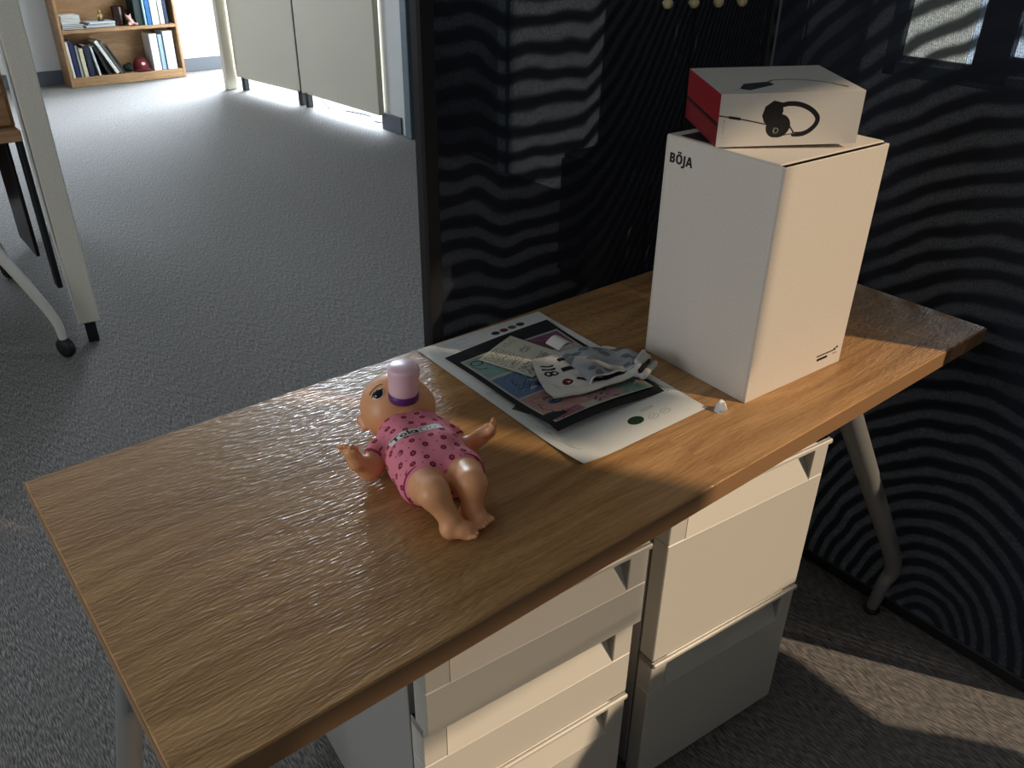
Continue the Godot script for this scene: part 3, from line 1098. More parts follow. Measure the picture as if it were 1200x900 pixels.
func drawing_image() -> Image:
	rng.seed = 404
	var w := 700
	var h := 830
	var im := canvas(w, h, Color(0.68, 0.66, 0.60))
	var A := func(u0, v0, u1, v1): return Rect2(u0 * w, v0 * h, (u1 - u0) * w, (v1 - v0) * h)
	var panels := [
		[A.call(0.02, 0.02, 0.45, 0.30), Color(0.464, 0.588, 0.547), 0.5, 420],
		[A.call(0.50, 0.00, 0.66, 0.16), Color(0.55, 0.543, 0.343), -0.7, 120],
		[A.call(0.64, 0.02, 0.98, 0.22), Color(0.46, 0.282, 0.385), 0.9, 320],
		[A.call(0.02, 0.33, 0.44, 0.62), Color(0.367, 0.449, 0.56), -0.8, 460],
		[A.call(0.02, 0.64, 0.46, 0.93), Color(0.674, 0.509, 0.468), 0.4, 420],
		[A.call(0.47, 0.60, 0.86, 0.86), Color(0.393, 0.435, 0.325), 0.6, 460],
		[A.call(0.46, 0.28, 0.98, 0.58), Color(0.592, 0.523, 0.537), 0.5, 300],
		[A.call(0.86, 0.60, 0.99, 0.84), Color(0.439, 0.357, 0.425), -0.5, 120],
		[A.call(0.44, 0.86, 0.74, 0.98), Color(0.644, 0.493, 0.479), 0.3, 200],
		[A.call(0.72, 0.85, 0.99, 0.99), Color(0.445, 0.555, 0.514), -1.0, 220],
		[A.call(0.02, 0.92, 0.30, 0.99), Color(0.539, 0.36, 0.374), 0.8, 120],
	]
	for p in panels:
		var r: Rect2 = p[0]
		im.fill_rect(Rect2i(r), p[1])
		hatch(im, r, p[3], p[2], p[1], 0.11)
	var ink := Color(0.07, 0.08, 0.12)
	# lettering-like pen strokes and little figures, drawn loosely
	stroke(im, arc(Vector2(62, 70), 34, 26, -20, 330), 7, ink)
	stroke(im, [Vector2(20, 90), Vector2(44, 140), Vector2(80, 150)], 5, ink)
	for k in 4:
		scribble(im, Rect2(90 + k * 22, 40 + k * 48, 150, 36), 1, 5.0, ink, 0.9)
	for k in 26:
		var c := Vector2(rng.randf_range(90, 290), rng.randf_range(310, 480))
		stroke(im, arc(c, rng.randf_range(8, 22), rng.randf_range(6, 18), rng.randf_range(0, 180), rng.randf_range(200, 400), 8), 4, ink if k % 3 else Color(0.86, 0.84, 0.82))
	fill_poly(im, [Vector2(180, 440), Vector2(250, 420), Vector2(300, 480), Vector2(200, 500)], Color(0.16, 0.18, 0.34))
	# pink panel: frame lines, a small blue emblem
	stroke(im, [Vector2(40, 570), Vector2(300, 560), Vector2(305, 740)], 4, Color(0.55, 0.25, 0.25))
	fill_oval(im, Vector2(150, 650), 44, 30, Color(0.42, 0.50, 0.58))
	for k in 8:
		stroke(im, arc(Vector2(150, 650), 40 - 4 * k, 26 - 3 * k, 20 * k, 200 + 20 * k, 8), 3, Color(0.20, 0.24, 0.32))
	scribble(im, Rect2(110, 585, 40, 22), 2, 6.0, ink, 0.7)
	stroke(im, [Vector2(60, 620), Vector2(40, 680), Vector2(70, 720), Vector2(60, 750)], 4, ink)
	scribble(im, Rect2(210, 640, 90, 14), 1, 6.0, ink, 0.7)
	# green panel: white lined patch
	fill_poly(im, [Vector2(400, 515), Vector2(520, 560), Vector2(470, 610), Vector2(380, 570)], Color(0.80, 0.80, 0.74))
	for k in 4:
		stroke(im, [Vector2(400 + k * 6, 535 + k * 14), Vector2(490 - k * 6, 560 + k * 10)], 3, Color(0.3, 0.33, 0.25))
	# purple panel: golden figures
	stroke(im, arc(Vector2(560, 96), 24, 30, 0, 360), 6, Color(0.60, 0.50, 0.20))
	stroke(im, [Vector2(510, 70), Vector2(530, 110), Vector2(545, 70)], 6, Color(0.20, 0.16, 0.12))
	stroke(im, arc(Vector2(566, 96), 12, 14, 0, 360), 5, Color(0.18, 0.15, 0.12))
	# blue-red scribbles along the bottom
	for k in 14:
		var c := Vector2(rng.randf_range(300, 460), rng.randf_range(720, 800))
		stroke(im, [c, c + Vector2(rng.randf_range(-30, 30), rng.randf_range(-24, 24))], 9, [Color(0.15, 0.25, 0.46), Color(0.14, 0.14, 0.2), Color(0.30, 0.45, 0.62)][k % 3])
	for k in 12:
		var c := Vector2(rng.randf_range(30, 220), rng.randf_range(765, 820))
		stroke(im, [c, c + Vector2(rng.randf_range(-20, 20), rng.randf_range(-20, 20))], 7, [Color(0.45, 0.12, 0.2), Color(0.16, 0.2, 0.4)][k % 2])
	fill_poly(im, [Vector2(610, 510), Vector2(670, 500), Vector2(676, 590), Vector2(620, 600)], Color(0.16, 0.20, 0.38))
	for k in 6:
		var c := Vector2(rng.randf_range(650, 690), rng.randf_range(730, 800))
		stroke(im, [c, c + Vector2(14, -16)], 6, Color(0.66, 0.34, 0.24))
	return im

func build_cloth():
	# white bib-like cloth: printed side up, one half folded over to its grey underside
	var im := canvas(700, 600, Color(0.83, 0.81, 0.77))
	var ink := Color(0.03, 0.035, 0.06)
	# figures 1, 8 and heavy black shapes
	stroke(im, [Vector2(60, 150), Vector2(150, 150)], 26, ink)
	stroke(im, [Vector2(62, 200), Vector2(150, 200)], 24, ink)
	stroke(im, arc(Vector2(85, 262), 22, 24, 0, 360), 18, ink)
	stroke(im, arc(Vector2(135, 262), 24, 27, 0, 360), 18, ink)
	fill_oval(im, Vector2(170, 420), 36, 36, Color(0.36, 0.05, 0.06))
	fill_poly(im, [Vector2(160, 405), Vector2(192, 420), Vector2(168, 440), Vector2(172, 422)], Color(0.85, 0.8, 0.76))
	for k in 5:
		stroke(im, [Vector2(70 + 3 * k, 400 + 16 * k), Vector2(80 + 3 * k, 412 + 16 * k)], 3, Color(0.4, 0.4, 0.4))
	fill_poly(im, [Vector2(200, 210), Vector2(420, 222), Vector2(420, 280), Vector2(200, 268)], ink)
	fill_poly(im, [Vector2(210, 90), Vector2(330, 60), Vector2(340, 100), Vector2(220, 128)], ink)
	stroke(im, [Vector2(255, 415), Vector2(310, 470), Vector2(400, 505), Vector2(520, 505), Vector2(640, 460)], 42, ink)
	fill_poly(im, [Vector2(390, 500), Vector2(400, 400), Vector2(470, 400), Vector2(460, 510)], ink)
	fill_poly(im, [Vector2(520, 300), Vector2(690, 260), Vector2(690, 310), Vector2(540, 350)], ink)
	var n := noise(14.0, 61, 2)
	var P := [Vector3(0.703, 0, 0.166), Vector3(0.826, 0, 0.215), Vector3(0.836, 0, 0.324), Vector3(0.644, 0, 0.288)]
	var o = thing("folded_cloth", "small white cloth with black print, folded over its grey back, on the drawings", "cloth", Vector3(0, H, 0))
	var shape := func(u, v, lift):
		# pull the square grid in to rounded corners
		var a: float = u * 2 - 1
		var b: float = v * 2 - 1
		var x: float = (a * sqrt(1 - b * b * 0.16) + 1) / 2
		var y: float = (b * sqrt(1 - a * a * 0.16) + 1) / 2
		var p: Vector3 = P[0].lerp(P[1], x).lerp(P[3].lerp(P[2], x), y)
		return p + Vector3(0, lift, 0)
	put(o, "printed_side", sheet(36, 30, func(u, v):
		var p: Vector3 = shape.call(u, v, 0.0)
		p.y = 0.0195 + 0.0040 * n.get_noise_2d(u * 0.22, v * 0.30) + 0.010 * smoothstep(0.5, 1.0, u) * (0.5 + 0.5 * sin(v * 9.0))
		return p, 0.0016), printed(im, 0.9))
	# grey folded half with blotchy dots showing through
	var gi := canvas(500, 400, Color(0.56, 0.57, 0.575))
	rng.seed = 91
	for k in 16:
		var c := Vector2(rng.randf_range(0, 500), rng.randf_range(0, 400))
		fill_oval(gi, c, rng.randf_range(26, 46), rng.randf_range(20, 32), Color(0.38, 0.39, 0.40))
	gi.resize(125, 100, Image.INTERPOLATE_BILINEAR)
	gi.resize(500, 400, Image.INTERPOLATE_CUBIC)
	for k in 60:
		stroke(gi, [Vector2(k * 9, 395), Vector2(k * 9 + 9, 395)], 14, Color(0.80, 0.79, 0.76))
	var Q := [Vector3(0.752, 0, 0.172), Vector3(0.848, 0, 0.272), Vector3(0.826, 0, 0.304), Vector3(0.722, 0, 0.288)]
	put(o, "folded_half", sheet(34, 26, func(u, v):
		var p: Vector3 = Q[0].lerp(Q[1], u).lerp(Q[3].lerp(Q[2], u), v)
		p.y = 0.0300 + 0.005 * n.get_noise_2d(u * 0.16 + 3.0, v * 0.16) + 0.007 * exp(-pow((u - 0.45 + 0.3 * v) / 0.16, 2.0)) + 0.005 * exp(-pow((u - 0.85) / 0.1, 2.0)) - 0.004 * v
		if u < 0.07:
			p.y -= (0.07 - u) / 0.07 * 0.018
		if v < 0.08:
			p.y -= (0.08 - v) / 0.08 * 0.018
		return p, 0.0016), printed(gi, 0.9))
	# rolled hem, turned-up tab and the gathered corner
	var hem := []
	for k in 13:
		var p: Vector3 = shape.call(k / 12.0, 1.0, 0.0)
		hem.append(Vector3(p.x, 0.0195 + 0.0040 * n.get_noise_2d(k / 12.0 * 0.22, 0.30) + 0.010 * smoothstep(0.5, 1.0, k / 12.0) * (0.5 + 0.5 * sin(9.0)), p.z))
	put(o, "hem", tube(curve(hem, 3), 0.0022, 8), mat(Color(0.80, 0.78, 0.74), 0.9))
	put(o, "tab", sheet(10, 6, func(u, v):
		return Vector3(0.742 + 0.034 * u + 0.008 * v, 0.034 + 0.010 * sin(u * PI) - 0.006 * v, 0.164 + 0.004 * u + 0.024 * v), 0.0014), mat(Color(0.78, 0.77, 0.74), 0.9))
	var knot := [
		[Vector3(0.796, 0.028, 0.314), Vector3(0.838, 0.033, 0.298), 0.008, 0.006],
		[Vector3(0.800, 0.025, 0.326), Vector3(0.842, 0.027, 0.312), 0.006, 0.005],
		[Vector3(0.812, 0.036, 0.300), Vector3(0.840, 0.038, 0.288), 0.004, 0.004],
	]
	put(o, "gathered_corner", blob(knot, 0.002, 0.006), mat(Color(0.70, 0.69, 0.67), 0.9))
	put(o, "gathered_print", blob([[Vector3(0.798, 0.0310, 0.3205), Vector3(0.812, 0.0345, 0.3165), 0.0045, 0.0034], [Vector3(0.812, 0.0345, 0.3165), Vector3(0.832, 0.0340, 0.3080), 0.0034, 0.0026]], 0.0012, 0.003), mat(ink, 0.9))

# ------------------------------------------------------------------ doll
func build_doll():
	var O := Vector3(0.405, H, 0.315)
	var o = thing("baby_doll", "plastic baby doll in a pink flowered bodysuit lying on its back", "doll", O)
	var lat := Vector3(0.968, 0, 0.25)
	var W := func(x, y, z): return Vector3(x, y, z) - O
	var C: Vector3 = W.call(0.4345, 0.782, 0.2015)
	var chest: Vector3 = W.call(0.421, 0.7695, 0.268)
	var belly: Vector3 = W.call(0.406, 0.7715, 0.322)
	var pelvis: Vector3 = W.call(0.402, 0.7690, 0.350)
	var shl: Vector3 = W.call(0.388, 0.772, 0.256)
	var shr: Vector3 = W.call(0.458, 0.772, 0.272)
	var ell: Vector3 = W.call(0.350, 0.7545, 0.272)
	var elr: Vector3 = W.call(0.470, 0.7545, 0.312)
	var wrl: Vector3 = W.call(0.330, 0.775, 0.2765)
	var hal: Vector3 = W.call(0.3265, 0.790, 0.2725)
	var wrr: Vector3 = W.call(0.485, 0.778, 0.330)
	var har: Vector3 = W.call(0.4935, 0.788, 0.3365)
	var hipl: Vector3 = W.call(0.378, 0.767, 0.352)
	var hipr: Vector3 = W.call(0.428, 0.767, 0.362)
	var knl: Vector3 = W.call(0.362, 0.786, 0.402)
	var knr: Vector3 = W.call(0.409, 0.785, 0.412)
	var anl: Vector3 = W.call(0.3705, 0.756, 0.4230)
	var anr: Vector3 = W.call(0.404, 0.757, 0.420)
	var bones := [
		# head with full cheeks, a chin and ears
		[C, C, 0.0445, 0.0445],
		[C + Vector3(0, 0.0, -0.006), C + Vector3(0, 0.012, 0.004), 0.0435, 0.039],
		[C - lat * 0.0165 + Vector3(0, 0.002, 0.014), C - lat * 0.0165 + Vector3(0, 0.002, 0.014), 0.0325, 0.0325, 0.012],
		[C + lat * 0.0165 + Vector3(0, 0.002, 0.014), C + lat * 0.0165 + Vector3(0, 0.002, 0.014), 0.0325, 0.0325, 0.012],
		[C + Vector3(-0.004, 0.006, 0.036), C + Vector3(-0.004, 0.006, 0.036), 0.014, 0.014, 0.010],
		[C - lat * 0.0445 + Vector3(0, -0.014, -0.006), C - lat * 0.046 + Vector3(0, -0.020, 0.004), 0.0075, 0.006, 0.004],
		[C + lat * 0.0445 + Vector3(0, -0.014, -0.006), C + lat * 0.046 + Vector3(0, -0.020, 0.004), 0.0075, 0.006, 0.004],
		[C + Vector3(-0.003, -0.010, 0.030), chest, 0.022, 0.024],
		# trunk
		[chest - lat * 0.013, belly - lat * 0.015, 0.029, 0.032],
		[chest + lat * 0.013, belly + lat * 0.015, 0.029, 0.032],
		[belly - lat * 0.015, pelvis - lat * 0.014, 0.032, 0.030],
		[belly + lat * 0.015, pelvis + lat * 0.014, 0.032, 0.030],
		# arms
		[shl, ell, 0.0165, 0.0150], [ell, wrl, 0.0148, 0.0095],
		[shr, elr, 0.0165, 0.0150], [elr, wrr, 0.0148, 0.0095],
		# legs
		[hipl, knl, 0.0275, 0.0185, 0.010], [knl, anl, 0.0178, 0.0120, 0.007],
		[hipr, knr, 0.0275, 0.0185, 0.010], [knr, anr, 0.0178, 0.0120, 0.007],
	]
	hand(bones, wrl, hal, Vector3(0.35, 0.25, 0.9).normalized(), -1.0)
	hand(bones, wrr, har, Vector3(0.6, -0.35, -0.7).normalized(), 1.0)
	foot(bones, anl, W.call(0.3670, 0.7475, 0.4265), Vector3(0.76, 0.0, 0.65).normalized())
	foot(bones, anr, W.call(0.4045, 0.7475, 0.4135), Vector3(0.08, 0.0, 0.997).normalized())
	put(o, "body", blob(bones, 0.0019, 0.008), M.skin)
	# eyes sit half sunk in the face
	var face := [bones[0], bones[1], bones[2], bones[3]]
	var sclera := mat(Color(0.90, 0.89, 0.87), 0.15)
	var iris := mat(Color(0.030, 0.030, 0.045), 0.08)
	var brow := mat(Color(0.42, 0.26, 0.16), 0.6)
	for s in [0, 1]:
		var dir: Vector3 = [Vector3(-0.630, 0.724, 0.270), Vector3(0.235, 0.724, 0.495)][s].normalized()
		var p: Vector3 = C + dir * 0.06
		for k in 40:
			p -= dir * field_at(p, face, 0.008)
		var b := Basis.looking_at(-dir, Vector3(0.1, 0.35, -1.0))
		var eye = put(o, "eye", ellipsoid(Vector3(0.0092, 0.0062, 0.0040)), sclera, p)
		eye.basis = b
		put(eye, "iris", ellipsoid(Vector3(0.0075, 0.0060, 0.0030)), iris, Vector3(0.0004, 0.0004, 0.0022))
		var lash := []
		var arch := []
		for k in 9:
			var a := PI * (0.08 + 0.84 * k / 8.0)
			lash.append(b * Vector3(cos(a) * 0.0094, sin(a) * 0.0066, 0.0018))
			arch.append(project_on(face, p + b * Vector3(cos(a) * 0.0115, 0.0095 + sin(a) * 0.0045, 0.008), dir) - p)
		put(eye, "lash", tube(relative(lash, b), 0.0007, 6), iris)
		put(o, "eyebrow", tube(arch, 0.0009, 6), brow, p)
	# bodysuit
	var suit := [
		[chest - lat * 0.013 + Vector3(0.002, 0, -0.010), belly - lat * 0.015, 0.0315, 0.0350],
		[chest + lat * 0.013 + Vector3(0.002, 0, -0.010), belly + lat * 0.015, 0.0315, 0.0350],
		[belly - lat * 0.015, pelvis - lat * 0.016, 0.0345, 0.0325],
		[belly + lat * 0.015, pelvis + lat * 0.016, 0.0345, 0.0325],
		[pelvis, pelvis + Vector3(0.0, -0.004, 0.012), 0.030, 0.024],
		[shl + lat * 0.012, shl.lerp(ell, 0.42), 0.0212, 0.0188],
		[shr - lat * 0.012, shr.lerp(elr, 0.42), 0.0212, 0.0188],
		[hipl - lat * 0.002, hipl.lerp(knl, 0.10), 0.0285, 0.0290, 0.008],
		[hipr + lat * 0.002, hipr.lerp(knr, 0.10), 0.0285, 0.0290, 0.008],
	]
	var suit_mat := mat(Color.WHITE, 0.85)
	suit_mat.albedo_texture = tex(flower_image())
	triplanar(suit_mat, Vector3(22, 22, 22))
	suit_mat.uv1_triplanar_sharpness = 14.0
	var su = put(o, "bodysuit", blob(suit, 0.0019, 0.009), suit_mat)
	var trim := mat(Color(0.62, 0.21, 0.30), 0.85)
	for e in [[hipl, knl, 0.30, 0.0262], [hipr, knr, 0.30, 0.0262], [shl, ell, 0.60, 0.0168], [shr, elr, 0.60, 0.0168]]:
		put(su, "trim", torus((e[1] - e[0]).normalized(), e[3], 0.0017), trim, e[0].lerp(e[1], e[2]))
	put(su, "trim", torus(Vector3(-0.10, 0.25, 0.96).normalized(), 0.0265, 0.0022), trim, C + Vector3(-0.006, -0.010, 0.0455))
	# name strip across the chest
	var e1 := Vector3(0.975, 0, 0.22)
	var e2 := Vector3(-0.22, 0, 0.975)
	var mid: Vector3 = W.call(0.4035, 0.83, 0.3015)
	var strip = put(o, "name_strip", sheet(28, 5, func(u, v):
		var p: Vector3 = mid + e1 * (u - 0.5) * 0.070 + e2 * (v - 0.5) * 0.0155
		return project_on(suit, p, Vector3.UP) + Vector3(0, 0.0006, 0), 0.0003), printed(strip_image(), 0.6))
	strip.set_meta("label", "white name strip lettered TolaDo")
	build_bottle()

func relative(pts: Array, b: Basis) -> Array:
	var out := []
	for p in pts:
		out.append(b.inverse() * p)
	return out

func project_on(bones: Array, p: Vector3, dir: Vector3) -> Vector3:
	for k in 40:
		var d := field_at(p, bones, 0.009)
		if d < 0.0002:
			break
		p -= dir * d
	return p

func ellipsoid(r: Vector3) -> ArrayMesh:
	var st := SurfaceTool.new()
	st.begin(Mesh.PRIMITIVE_TRIANGLES)
	st.set_smooth_group(0)
	var n := 20
	for i in n / 2:
		for j in n:
			var q := []
			for k in [[i, j], [i, j + 1], [i + 1, j + 1], [i + 1, j]]:
				var a: float = PI * k[0] / (n / 2) - PI / 2
				var b: float = TAU * k[1] / n
				q.append(Vector3(cos(a) * cos(b) * r.x, sin(a) * r.y, cos(a) * sin(b) * r.z))
			if i > 0:
				for v in [q[0], q[1], q[2]]:
					st.add_vertex(v)
			else:
				for v in [q[0], q[2], q[3]]:
					st.add_vertex(v)
				continue
			if i < n / 2 - 1:
				for v in [q[0], q[2], q[3]]:
					st.add_vertex(v)
	st.generate_normals()
	return st.commit()

func torus(axis: Vector3, r: float, t: float) -> ArrayMesh:
	var s := axis.cross(Vector3.UP if absf(axis.y) < 0.9 else Vector3.RIGHT).normalized()
	var u := axis.cross(s)
	var pts := []
	for k in 41:
		var a := TAU * k / 40
		pts.append((s * cos(a) + u * sin(a)) * r)
	return tube(pts, t, 8)

func hand(bones: Array, wrist: Vector3, palm: Vector3, across: Vector3, side: float):
	var d := (palm - wrist).normalized()
	var s := (across - d * across.dot(d)).normalized()
	var n := d.cross(s)
	bones.append([wrist, palm, 0.0092, 0.0100, 0.006])
	for k in 4:
		var root := palm + s * (k - 1.5) * 0.0060 + d * 0.004
		var len_: float = [0.009, 0.0112, 0.0108, 0.008][k]
		var knuckle: Vector3 = root + d * len_ * 0.7 + n * side * 0.002
		bones.append([root, knuckle, 0.0037, 0.0034, 0.0012])
		bones.append([knuckle, knuckle + (d * 0.45 + n * side).normalized() * len_ * 0.55, 0.0034, 0.0030, 0.0010])
	var tr := palm - s * 0.0085 - d * 0.004
	bones.append([tr, tr - s * 0.005 + d * 0.009, 0.0042, 0.0038, 0.003])
	bones.append([tr - s * 0.005 + d * 0.009, tr - s * 0.003 + d * 0.015, 0.0038, 0.0032, 0.002])

func foot(bones: Array, ankle: Vector3, heel: Vector3, fwd: Vector3):
	var s := Vector3.UP.cross(fwd).normalized()
	bones.append([ankle, heel, 0.0120, 0.0115, 0.006])
	bones.append([heel, heel + fwd * 0.019 + Vector3(0, -0.0015, 0), 0.0115, 0.0095, 0.006])
	bones.append([heel + fwd * 0.014 - s * 0.004, heel + fwd * 0.021 - s * 0.005 + Vector3(0, -0.003, 0), 0.0085, 0.0075, 0.005])
	bones.append([heel + fwd * 0.014 + s * 0.004, heel + fwd * 0.021 + s * 0.005 + Vector3(0, -0.003, 0), 0.0085, 0.0075, 0.005])
	for k in 5:
		var root := heel + fwd * (0.025 - 0.0012 * absf(k - 1.0)) + s * (k - 2) * 0.0054 + Vector3(0, -0.003, 0)
		var r: float = [0.0032, 0.0033, 0.0034, 0.0036, 0.0046][k]
		bones.append([root, root + fwd * 0.0065 + Vector3(0, 0.0015, 0), r, r * 0.92, 0.0010])

func flower_image() -> Image:
	var im := canvas(256, 256, Color(0.92, 0.53, 0.59))
	var red := Color(0.50, 0.06, 0.17)
	var spots := [Vector2(40, 44), Vector2(150, 26), Vector2(96, 122), Vector2(210, 104), Vector2(44, 196), Vector2(150, 208)]
	for s in spots:
		for k in 6:
			var a := TAU * k / 6
			fill_oval(im, s + Vector2(cos(a), sin(a)) * 14, 9, 9, red)
		fill_oval(im, s, 12, 12, red)
		fill_oval(im, s, 6, 6, Color(0.82, 0.44, 0.52))
	for s in [Vector2(98, 66), Vector2(206, 46), Vector2(150, 160), Vector2(36, 126), Vector2(98, 240), Vector2(226, 182)]:
		fill_oval(im, s, 5, 5, red)
	return im

func strip_image() -> Image:
	var im := canvas(560, 124, Color(0.88, 0.86, 0.83))
	var k := Color(0.02, 0.02, 0.03)
	# heavy "Tola", light "Do"
	stroke(im, [Vector2(26, 24), Vector2(104, 24)], 22, k)
	stroke(im, [Vector2(65, 24), Vector2(65, 104)], 25, k)
	stroke(im, arc(Vector2(146, 76), 27, 26, 0, 360, 24), 22, k)
	stroke(im, [Vector2(204, 16), Vector2(204, 104)], 25, k)
	stroke(im, arc(Vector2(256, 76), 26, 26, 0, 360, 24), 21, k)
	stroke(im, [Vector2(292, 50), Vector2(292, 104)], 22, k)
	var t := Color(0.12, 0.12, 0.12)
	stroke(im, [Vector2(338, 22), Vector2(338, 104), Vector2(364, 104)] + arc(Vector2(366, 63), 40, 41, 90, -90, 16) + [Vector2(338, 22)], 10, t)
	stroke(im, arc(Vector2(460, 76), 30, 28, 0, 360, 24), 10, t)
	return im

func build_bottle():
	var o = thing("toy_bottle", "pale pink toy feeding bottle with a purple collar in the doll's mouth", "bottle", Vector3(0.4275, 0.8150, 0.2375), Vector3(0.02, 0, -0.03))
	var milk := mat(Color(0.92, 0.77, 0.80), 0.35)
	milk.subsurf_scatter_enabled = true
	milk.subsurf_scatter_strength = 0.3
	put(o, "body", lathe([[0.0, 0.0085], [0.0185, 0.0085], [0.0196, 0.0105], [0.0200, 0.020], [0.0198, 0.027], [0.0210, 0.037], [0.0214, 0.043], [0.0205, 0.0468], [0.0180, 0.0486], [0.0, 0.0490]], 40), milk)
	put(o, "collar", lathe([[0.0, -0.002], [0.0185, -0.002], [0.0200, 0.0], [0.0202, 0.008], [0.0190, 0.0095], [0.0, 0.0095]], 40), mat(Color(0.36, 0.15, 0.42), 0.4))
	put(o, "nipple", lathe([[0.0, -0.014], [0.004, -0.0135], [0.0055, -0.010], [0.007, -0.004], [0.012, -0.0015], [0.0, 0.0]], 20), mat(Color(0.80, 0.62, 0.66), 0.4))

# ------------------------------------------------------------------ far end of the office
func book(called, label, at: Vector3, size: Vector3, color: Color, lean := 0.0, group := "", pages := true):
	# at = foot of the spine's left edge; size = thickness, height, depth; lean turns about z
	var o = thing(called, label, "book" if called == "book" else "binder", at, Vector3(0, 0, lean), group)
	var st := start()
	var t := minf(0.004, size.x * 0.2)
	add_box(st, Vector3(t, size.y, size.z), Vector3(t / 2, size.y / 2, -size.z / 2), 0.0008)
	add_box(st, Vector3(t, size.y, size.z), Vector3(size.x - t / 2, size.y / 2, -size.z / 2), 0.0008)
	add_box(st, Vector3(size.x, size.y, t), Vector3(size.x / 2, size.y / 2, -t / 2), 0.0008)
	put(o, "cover", done(st), mat(color, 0.6))
	put(o, "pages", box(Vector3(size.x - 2 * t - 0.0006, size.y - 0.008, size.z - t - 0.006)), M.paper, Vector3(size.x / 2, size.y / 2, -size.z / 2 - t / 2 + 0.002))
	return o

func build_bookcase():
	var x0 := 1.690
	var x1 := 2.662
	var zf := -6.965
	var dep := 0.24
	var o = thing("bookcase", "oak bookcase with open shelves of books against the far wall", "bookcase", Vector3(x0, 0, zf))
	var w := x1 - x0
	put(o, "side", box(Vector3(0.022, 1.30, dep), 0.002), M.oak, Vector3(0.011, 0.65, -dep / 2))
	put(o, "side", box(Vector3(0.022, 1.30, dep), 0.002), M.oak, Vector3(w - 0.011, 0.65, -dep / 2))
	put(o, "back", box(Vector3(w - 0.044, 1.27, 0.008)), M.oak, Vector3(w / 2, 0.655, -dep + 0.006))
	for y in [0.075, 0.447, 0.85]:
		put(o, "shelf", box(Vector3(w - 0.044, 0.026, dep - 0.012), 0.002), M.oak, Vector3(w / 2, y - 0.013, -dep / 2 + 0.003))
	put(o, "top", box(Vector3(w, 0.026, dep), 0.002), M.oak, Vector3(w / 2, 1.313, -dep / 2))
	put(o, "toe_board", box(Vector3(w - 0.044, 0.047, 0.018), 0.002), M.oak, Vector3(w / 2, 0.0255, -0.011))
	# lower shelf
	var y := 0.0755
	var z := zf - 0.02
	var g := "books on the lower shelf"
	book("book", "thin white book at the left end of the lower shelf", Vector3(1.722, y, z), Vector3(0.022, 0.285, 0.19), Color(0.84, 0.84, 0.82), 0.03, g)
	book("book", "thick navy blue book on the lower shelf", Vector3(1.748, y, z), Vector3(0.036, 0.28, 0.19), Color(0.12, 0.13, 0.30), 0.03, g)
	book("book", "slim grey book between navy and cream spines", Vector3(1.788, y, z), Vector3(0.022, 0.25, 0.18), Color(0.55, 0.55, 0.55), 0.03, g)
	book("book", "cream spined book on the lower shelf", Vector3(1.814, y, z), Vector3(0.034, 0.225, 0.18), Color(0.80, 0.77, 0.64), 0.03, g)
	book("book", "dark blue book right of the cream spined book", Vector3(1.856, y, z), Vector3(0.046, 0.245, 0.18), Color(0.08, 0.13, 0.22), 0.05, g)
	book("book", "white book leaning on the dark blue book", Vector3(1.931, y, z), Vector3(0.020, 0.235, 0.18), Color(0.82, 0.84, 0.84), 0.14, g)
	book("book", "black book leaning steeply on the lower shelf", Vector3(2.005, y + 0.0005, z), Vector3(0.026, 0.245, 0.18), Color(0.05, 0.05, 0.06), 0.34, g)
	book("book", "wide white book leaning on the black book", Vector3(2.075, y + 0.0005, z), Vector3(0.030, 0.300, 0.19), Color(0.86, 0.86, 0.84), 0.46, g)
	book("book", "brown grey book leaning on the wide white book", Vector3(2.111, y + 0.0005, z), Vector3(0.022, 0.290, 0.19), Color(0.38, 0.35, 0.32), 0.46, g)
	book("book", "slim black book, last of the leaning row", Vector3(2.138, y + 0.0005, z), Vector3(0.018, 0.255, 0.19), Color(0.10, 0.10, 0.11), 0.46, g)
	book("binder", "wide white binder at the lower shelf's right end", Vector3(2.398, y, z), Vector3(0.068, 0.30, 0.19), Color(0.88, 0.89, 0.88), 0.0, g)
	book("binder", "slim light blue binder on the lower shelf", Vector3(2.470, y, z), Vector3(0.038, 0.29, 0.19), Color(0.60, 0.70, 0.80), 0.0, g)
	book("binder", "white binder against the bookcase's right side on the lower shelf", Vector3(2.514, y, z + 0.01), Vector3(0.086, 0.315, 0.19), Color(0.87, 0.90, 0.93), 0.0, g)
	# cap and soft pouch between them
	var cap = thing("cap", "dark red baseball cap on the lower shelf", "cap", Vector3(2.315, y, z - 0.085))
	var red := mat(Color(0.36, 0.045, 0.075), 0.85)
	put(cap, "crown", lathe([[0.068, 0.0], [0.070, 0.02], [0.067, 0.055], [0.054, 0.088], [0.030, 0.106], [0.0, 0.111]], 28), red)
	put(cap, "brim", sheet(14, 6, func(u, v):
		var a: float = (u - 0.5) * 2.2
		var r: float = 0.064 + v * (0.055 * cos(a * 0.9))
		return Vector3(sin(a) * r, 0.010 + 0.016 * cos(a * 1.2) - v * 0.010, cos(a) * r), 0.003), red)
	var bd := mat(Color(0.82, 0.72, 0.72), 0.8)
	put(cap, "badge", ellipsoid(Vector3(0.016, 0.013, 0.003)), bd, Vector3(0.0, 0.062, 0.066), Vector3(-0.35, 0, 0))
	var pouch = thing("pouch", "dark navy pouch slumped left of the red cap", "pouch", Vector3(2.200, y, z - 0.08))
	put(pouch, "body", blob([[Vector3(-0.018, 0.029, 0), Vector3(0.014, 0.029, 0.01), 0.028, 0.028], [Vector3(-0.01, 0.04, -0.02), Vector3(0.02, 0.05, -0.01), 0.022, 0.018]], 0.006, 0.02), mat(Color(0.04, 0.045, 0.08), 0.9))
